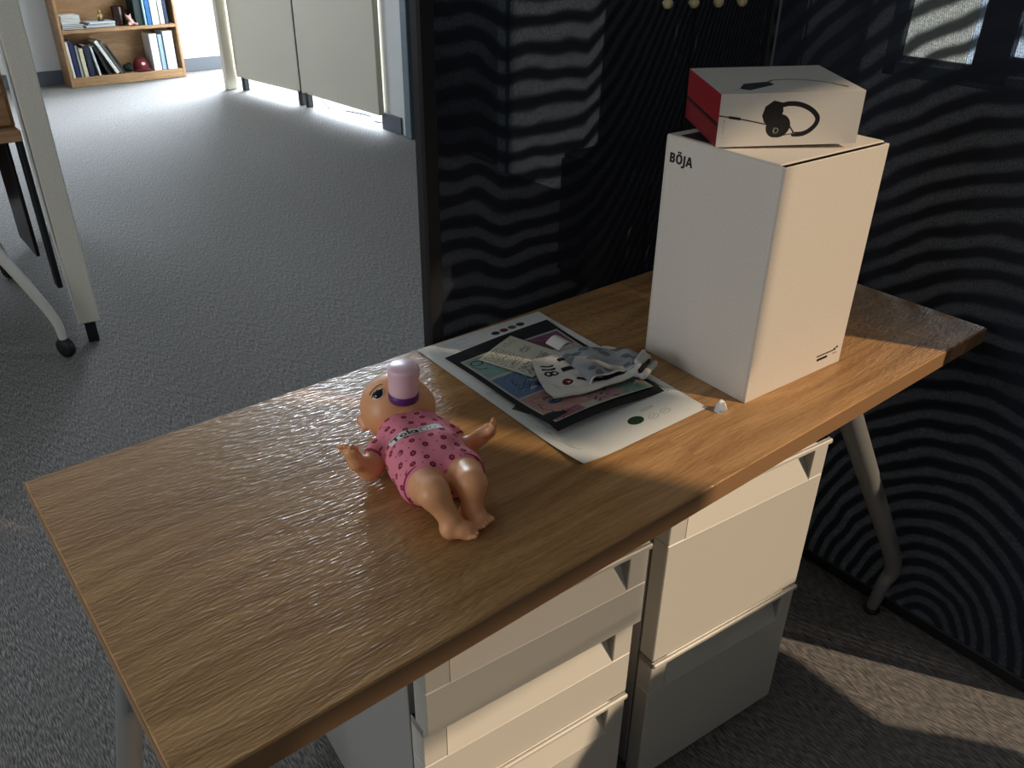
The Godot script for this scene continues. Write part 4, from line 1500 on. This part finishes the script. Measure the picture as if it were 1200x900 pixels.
	put(pouch, "strap", tube(curve([Vector3(-0.040, 0.035, 0.015), Vector3(-0.02, 0.066, 0.02), Vector3(0.015, 0.072, 0.015), Vector3(0.036, 0.035, 0.02)], 5), 0.004, 6), M.black)
	# middle shelf
	y = 0.4475
	g = "binders on the middle shelf"
	book("binder", "dark green binder on the middle shelf", Vector3(2.322, y, z - 0.02), Vector3(0.065, 0.26, 0.18), Color(0.05, 0.16, 0.16), 0.0, g)
	book("binder", "pale blue slim binder on the middle shelf", Vector3(2.390, y, z), Vector3(0.020, 0.30, 0.18), Color(0.62, 0.76, 0.84), 0.0, g)
	book("binder", "bright blue binder on the middle shelf", Vector3(2.413, y, z), Vector3(0.038, 0.30, 0.18), Color(0.08, 0.38, 0.62), 0.0, g)
	book("binder", "wide white binder beside the bright blue one", Vector3(2.454, y, z), Vector3(0.062, 0.31, 0.18), Color(0.87, 0.88, 0.87), 0.0, g)
	book("binder", "cream binder between white and dark blue binders", Vector3(2.519, y, z), Vector3(0.042, 0.30, 0.18), Color(0.76, 0.75, 0.70), 0.0, g)
	book("binder", "dark blue binder at the middle shelf's right end", Vector3(2.566, y, z), Vector3(0.030, 0.29, 0.18), Color(0.10, 0.18, 0.30), 0.02, g)
	# flat piles
	var pile := [[0.26, 0.014, Color(0.07, 0.10, 0.14)], [0.24, 0.012, Color(0.62, 0.66, 0.72)], [0.25, 0.016, Color(0.10, 0.13, 0.18)], [0.22, 0.018, Color(0.82, 0.83, 0.84)], [0.23, 0.022, Color(0.87, 0.87, 0.86)], [0.22, 0.024, Color(0.84, 0.84, 0.82)]]
	var names := ["dark magazine at the bottom of the shelf's left pile", "grey magazine second in the left pile", "black magazine in the middle of the left pile", "pale folder on the black magazine", "white ream of paper on the pale folder", "white pad on top of the left pile"]
	var yy := y
	for k in pile.size():
		flat_book(names[k], Vector3(1.722 + 0.004 * (k % 3), yy, z - 0.10), pile[k][0] * 0.66, pile[k][1], 0.19, pile[k][2], 0.03 * (k % 2))
		yy += pile[k][1] + 0.0003
	var flat := [[Color(0.10, 0.12, 0.15), 0.010], [Color(0.80, 0.81, 0.82), 0.014], [Color(0.16, 0.18, 0.20), 0.010], [Color(0.72, 0.75, 0.78), 0.012]]
	var fn := ["black folder under the shelf's right-hand flat pile", "white booklet on the black folder", "dark grey booklet in the flat pile", "pale blue booklet topping the flat pile"]
	yy = y
	for k in flat.size():
		flat_book(fn[k], Vector3(1.900 + 0.012 * k, yy, z - 0.09), 0.245 - 0.012 * k, flat[k][1], 0.18, flat[k][0], -0.04 + 0.03 * k)
		yy += flat[k][1] + 0.0003
	# ornaments
	var f = thing("figurine", "small gilt bear figurine standing on the flat booklets", "figurine", Vector3(2.06, yy, z - 0.10))
	var gilt := mat(Color(0.62, 0.50, 0.30), 0.4, 0.3)
	put(f, "body", blob([[Vector3(0, 0.018, 0), Vector3(0, 0.040, 0), 0.018, 0.015], [Vector3(0, 0.066, 0.004), Vector3(0, 0.068, 0.004), 0.014, 0.013], [Vector3(-0.010, 0.082, 0.002), Vector3(-0.010, 0.082, 0.002), 0.005, 0.005], [Vector3(0.010, 0.082, 0.002), Vector3(0.010, 0.082, 0.002), 0.005, 0.005], [Vector3(-0.016, 0.044, 0.006), Vector3(-0.022, 0.030, 0.014), 0.006, 0.005], [Vector3(0.016, 0.044, 0.006), Vector3(0.022, 0.030, 0.014), 0.006, 0.005]], 0.003, 0.006), gilt)
	put(f, "base", lathe([[0.0, 0.0], [0.026, 0.0], [0.026, 0.006], [0.0, 0.007]], 20), M.black)
	var mug = thing("mug", "dark brown mug on the bookcase's middle shelf", "mug", Vector3(2.215, y, z - 0.12))
	var brown := mat(Color(0.16, 0.085, 0.07), 0.25)
	put(mug, "cup", lathe([[0.0, 0.0], [0.044, 0.0], [0.047, 0.01], [0.049, 0.145], [0.046, 0.150], [0.043, 0.145], [0.041, 0.012], [0.0, 0.010]], 28), brown)
	put(mug, "handle", tube(curve([Vector3(0.046, 0.12, 0), Vector3(0.075, 0.115, 0), Vector3(0.082, 0.075, 0), Vector3(0.070, 0.04, 0), Vector3(0.046, 0.035, 0)], 5), 0.006, 8), brown)
	var toy = thing("plush_toy", "little pink and white plush toy in front of the green binder", "toy", Vector3(2.292, y, z - 0.045))
	put(toy, "body", blob([[Vector3(0, 0.026, 0), Vector3(0, 0.034, 0), 0.026, 0.020], [Vector3(-0.018, 0.062, 0.004), Vector3(-0.014, 0.064, 0.004), 0.019, 0.018], [Vector3(0.026, 0.012, 0.022), Vector3(0.034, 0.014, 0.030), 0.012, 0.010], [Vector3(-0.026, 0.012, 0.022), Vector3(-0.030, 0.014, 0.030), 0.012, 0.010], [Vector3(-0.032, 0.078, 0), Vector3(-0.036, 0.088, 0), 0.007, 0.005], [Vector3(-0.002, 0.080, 0), Vector3(0.002, 0.090, 0), 0.007, 0.005]], 0.0035, 0.008), mat(Color(0.84, 0.66, 0.62), 0.95))
	put(toy, "snout", ellipsoid(Vector3(0.009, 0.007, 0.006)), mat(Color(0.90, 0.88, 0.85), 0.9), Vector3(-0.016, 0.058, 0.022))

func flat_book(label, at: Vector3, w: float, t: float, d: float, color: Color, turn: float):
	var o = thing("booklet", label, "booklet", at + Vector3(w / 2, 0, 0), Vector3(0, turn, 0), "flat piles on the middle shelf")
	var st := start()
	add_box(st, Vector3(w, minf(0.003, t * 0.3), d), Vector3(0, minf(0.003, t * 0.3) / 2, 0))
	add_box(st, Vector3(w, minf(0.003, t * 0.3), d), Vector3(0, t - minf(0.003, t * 0.3) / 2, 0))
	put(o, "cover", done(st), mat(color, 0.6))
	put(o, "pages", box(Vector3(w - 0.004, t * 0.42, d - 0.004)), M.paper, Vector3(0, t / 2, 0))

func cubicle_panel(label, a: Vector3, b: Vector3, wing: bool):
	var dir := b - a
	var l := dir.length()
	var o = thing("cubicle_panel", label, "partition", a, Vector3(0, atan2(dir.x, dir.z), 0), "")
	put(o, "panel", box(Vector3(0.045, 1.60, l - 0.012), 0.004), M.panel_cloth, Vector3(0, 0.10 + 0.80, l / 2))
	var trim := mat(Color(0.12, 0.12, 0.12), 0.6)
	if wing:
		put(o, "edge_strip", box(Vector3(0.038, 1.61, 0.010), 0.001), trim, Vector3(0, 0.095 + 0.805, l - 0.004))
	for z in ([0.10, l - 0.02] if wing else [0.07]):
		put(o, "foot", box(Vector3(0.045, 0.115, 0.045), 0.003), M.black, Vector3(0, 0.0575, z))
	if wing:
		put(o, "end_post", box(Vector3(0.095, 1.70, 0.05), 0.004), M.panel_cloth, Vector3(-0.062, 0.85, -0.03))

func dark_cabinet(label, at: Vector3, size: Vector3, doors: int):
	var o = thing("storage_cabinet", label, "cabinet", at)
	var body := mat(Color(0.075, 0.078, 0.085), 0.6)
	put(o, "carcass", box(size, 0.004), body, Vector3(0, size.y / 2, 0))
	for k in doors:
		var w := size.z / doors
		var d = put(o, "door", box(Vector3(0.018, size.y - 0.06, w - 0.008), 0.003), body, Vector3(-size.x / 2 - 0.009, size.y / 2 + 0.01, -size.z / 2 + w * (k + 0.5)))
		put(d, "handle", tube(curve([Vector3(-0.009, 0.06, 0), Vector3(-0.035, 0.055, 0), Vector3(-0.035, -0.055, 0), Vector3(-0.009, -0.06, 0)], 4), 0.005, 8), M.leg_grey, Vector3(0, 0, (w / 2 - 0.05) * (1.0 if k % 2 == 0 else -1.0)))

func build_cubicle_panels():
	# tall cabinet added to darken what shows through the screen; low sideboard in front
	dark_cabinet("tall dark cabinet added to darken the view through the back screen", Vector3(2.84, 0, -1.165), Vector3(0.38, 1.9, 0.96), 2)
	dark_cabinet("low dark sideboard dimly seen through the back screen", Vector3(2.40, 0, -0.93), Vector3(0.36, 0.53, 0.96), 2)
	cubicle_panel("pale beige fabric cubicle panel with an end post, farther from the grey door", Vector3(2.822, 0, -6.16), Vector3(2.950, 0, -5.225), true)
	cubicle_panel("pale beige fabric cubicle panel standing next to the white wall end", Vector3(2.952, 0, -5.215), Vector3(3.014, 0, -4.150), false)
	var c = thing("power_cable", "thin black cable lying on the carpet under the beige panel", "cable", Vector3(0, 0.0, 0))
	put(c, "cord", tube(curve([Vector3(3.06, 0.12, -5.22), Vector3(3.05, 0.006, -5.02), Vector3(3.12, 0.0042, -4.80), Vector3(3.16, 0.0042, -4.58), Vector3(3.10, 0.0042, -4.40), Vector3(3.16, 0.0042, -4.30), Vector3(3.20, 0.05, -4.20)], 8), 0.004, 8), M.black)

func build_neighbour_desk():
	# end-on fabric panel
	var p = thing("cubicle_panel", "beige fabric cubicle panel seen end-on beside the neighbouring desk", "partition", Vector3(0.468, 0, -1.95), Vector3(0, -0.15, 0))
	put(p, "panel", box(Vector3(0.070, 1.24, 1.40), 0.004), M.panel_cloth, Vector3(0, 0.08 + 0.62, -0.70))
	put(p, "foot", box(Vector3(0.036, 0.085, 0.036), 0.003), M.black, Vector3(0.0, 0.0425, -0.03))
	put(p, "foot", box(Vector3(0.036, 0.085, 0.036), 0.003), M.black, Vector3(0.0, 0.0425, -1.35))
	# the desk left of it
	var d = thing("desk", "neighbouring oak desk with a curved leg on a black castor", "desk", Vector3(0, 0, 0))
	put(d, "top", box(Vector3(1.45, 0.035, 0.75), 0.002), M.oak, Vector3(-0.305, 0.7375, -2.345))
	put(d, "cable_channel", box(Vector3(0.016, 0.50, 0.05), 0.002), M.black, Vector3(0.412, 0.47, -2.00))
	put(d, "side_panel", box(Vector3(0.012, 0.40, 0.26), 0.002), mat(Color(0.10, 0.065, 0.05), 0.35), Vector3(0.385, 0.515, -2.19))
	for e in [[0.365, -1.90, 1.0], [0.365, -2.79, -1.0], [-0.96, -1.90, 1.0], [-0.96, -2.79, -1.0]]:
		var s := -1.0 if e[0] < 0 else 1.0
		var x: float = e[0]
		var z: float = e[1]
		var pts := curve([Vector3(x - s * 0.26, 0.722, z - e[2] * 0.22), Vector3(x - s * 0.11, 0.397, z - e[2] * 0.04), Vector3(x - s * 0.016, 0.167, z), Vector3(x, 0.07, z)], 8)
		var rad := []
		for i in pts.size():
			rad.append(lerpf(0.022, 0.013, float(i) / (pts.size() - 1)))
		var l = put(d, "leg", tube(pts, rad, 14), M.steel_white)
		put(l, "castor", lathe([[0.0, -0.016], [0.024, -0.016], [0.034, -0.011], [0.036, 0.0], [0.034, 0.011], [0.024, 0.016], [0.0, 0.016]], 28), M.black, Vector3(x, 0.036, z), Vector3(0, 0.5, PI / 2))
	put(d, "back_panel", box(Vector3(1.40, 1.02, 0.03), 0.004), mat(Color(0.10, 0.10, 0.11), 0.9), Vector3(-0.31, 0.84, -2.75))  # dark panel added to keep window light off the floor at left
	# wooden drawer box on it
	var b = thing("drawer_box", "low wooden drawer box on the neighbouring desk beside the panel", "drawers", Vector3(0.17, 0.7555, -2.19))
	put(b, "carcass", box(Vector3(0.50, 0.20, 0.36), 0.003), M.oak, Vector3(0, 0.10, -0.02))
	for k in 2:
		var dr = put(b, "drawer", box(Vector3(0.475, 0.085, 0.016), 0.002), M.oak, Vector3(0, 0.052 + 0.095 * k, 0.169))
		put(dr, "knob", lathe([[0.0, 0.0], [0.006, 0.0], [0.006, 0.01], [0.012, 0.016], [0.010, 0.022], [0.0, 0.024]], 16), M.leg_grey, Vector3(0, 0, 0.008), Vector3(PI / 2, 0, 0))
	flat_pile(Vector3(0.20, 0.9560, -2.19))
	# dark office chair pushed in behind it
	office_chair("office_chair", "black office chair tucked under the neighbouring desk", Vector3(0.02, 0, -3.12), 2.9, 0.44, PackedVector2Array([Vector2(-0.21, 0.0), Vector2(0.21, 0.0), Vector2(0.23, 0.2), Vector2(0.19, 0.40), Vector2(-0.19, 0.40), Vector2(-0.23, 0.2)]), 0.52, 0.10)

func flat_pile(at: Vector3):
	var labels := ["cream paper stack on the wooden drawer box", "white folder on the cream paper stack"]
	for k in 2:
		var o = thing("paper_stack", labels[k], "paper", at + Vector3(0, 0.0405 * k, 0), Vector3(0, 0.04 * k, 0))
		var st := start()
		for j in 8:
			add_box(st, Vector3(0.30, 0.0048, 0.22), Vector3(rng.randf_range(-0.003, 0.003), 0.0025 + 0.005 * j, rng.randf_range(-0.003, 0.003)))
		put(o, "sheets", done(st), mat([Color(0.82, 0.78, 0.68), Color(0.86, 0.85, 0.82)][k], 0.85))

# five-star office chair; outline = backrest in its own plane, from y0 up, behind the seat by back
func office_chair(called, label, at: Vector3, turn: float, seat_h: float, outline: PackedVector2Array, y0: float, back: float):
	var o = thing(called, label, "chair", at, Vector3(0, turn, 0))
	var st := start()
	add_box(st, Vector3(0.46, 0.07, 0.44), Vector3(0, seat_h - 0.035, 0), 0.03)
	var fabric := mat(Color(0.045, 0.045, 0.05), 0.9)
	put(o, "seat", done(st), fabric)
	put(o, "backrest", prism(outline, 0.05), fabric, Vector3(0, y0, -0.22 - back + 0.10))
	put(o, "back_bar", tube(curve([Vector3(0, seat_h - 0.08, -0.10), Vector3(0, seat_h - 0.06, -0.24), Vector3(0, y0 + 0.15, -0.19 - back + 0.06)], 6), 0.022, 10), M.black)
	put(o, "column", lathe([[0.0, 0.07], [0.03, 0.07], [0.03, 0.22], [0.02, 0.23], [0.02, seat_h - 0.07], [0.0, seat_h - 0.07]], 20), M.black)
	for k in 5:
		var a := TAU * k / 5 + 0.3
		var tip := Vector3(cos(a) * 0.27, 0.062, sin(a) * 0.27)
		var l = put(o, "base_arm", tube([Vector3(cos(a) * 0.02, 0.10, sin(a) * 0.02), tip], [0.020, 0.012], 10), M.black)
		put(l, "castor", lathe([[0.0, -0.018], [0.020, -0.018], [0.025, -0.010], [0.025, 0.010], [0.020, 0.018], [0.0, 0.018]], 18), M.black, Vector3(tip.x, 0.025, tip.z), Vector3(PI / 2, 0, a))
	return o

# ------------------------------------------------------------------ unseen things added beside the viewer to shade the sun
func build_shade_casters():
	# unseen chair added on the viewer's right, backrest outlined to cast the shadow
	var outline := PackedVector2Array([Vector2(-0.33, 0.02), Vector2(-0.35, 0.40), Vector2(-0.325, 0.56), Vector2(-0.283, 0.643), Vector2(-0.227, 0.691), Vector2(-0.154, 0.661), Vector2(0.142, 0.553), Vector2(0.22, 0.47), Vector2(0.275, 0.33), Vector2(0.28, 0.245), Vector2(0.155, 0.12), Vector2(0.186, -0.03), Vector2(0.15, -0.06), Vector2(-0.25, -0.06)])
	office_chair("office_chair", "added unseen black office chair, its backrest shaped to shade the drawers and floor", Vector3(1.56, 0, 1.60) + Vector3(0.0, 0, 0.0) + Vector3(0.514, 0, 0.858) * 0.25, atan2(0.514, 0.858), 0.46, outline, 0.52, 0.13)
	# unseen blinds added on the near window, heights set to cut the sun
	var cloth := mat(Color(0.78, 0.74, 0.66), 0.9)
	var sheer := mat(Color(0.82, 0.80, 0.74, 0.38), 0.9)
	sheer.transparency = BaseMaterial3D.TRANSPARENCY_ALPHA
	for e in [[1.46, 0.65, 2.10, "wide unseen blind added to hold the sun off the doll and desk"], [1.934, 0.236, 2.26, "narrow unseen blind added to hold the sun off the back of the desk"]]:
		var w: float = e[1]
		var b = thing("added_blind", e[3], "blind", Vector3(e[0], 0, 2.39))
		put(b, "cloth", box(Vector3(w, 2.95 - e[2], 0.004)), cloth, Vector3(0, (2.95 + e[2]) / 2, 0))
		put(b, "roller", lathe([[0.0, -w / 2 - 0.01], [0.022, -w / 2 - 0.01], [0.022, w / 2 + 0.01], [0.0, w / 2 + 0.01]], 20), M.steel_white, Vector3(0, 2.965, 0), Vector3(0, 0, PI / 2))
		if w > 0.5:
			put(b, "dimming_hem", box(Vector3(w, 0.18, 0.002)), sheer, Vector3(0, e[2] - 0.09, 0))  # translucent strip added to half-dim the sun on the top drawer
			put(b, "bottom_bar", box(Vector3(w, 0.010, 0.010), 0.002), M.steel_white, Vector3(0, e[2] - 0.185, 0))
		else:
			put(b, "bottom_bar", box(Vector3(w, 0.010, 0.010), 0.002), M.steel_white, Vector3(0, e[2] - 0.005, 0))
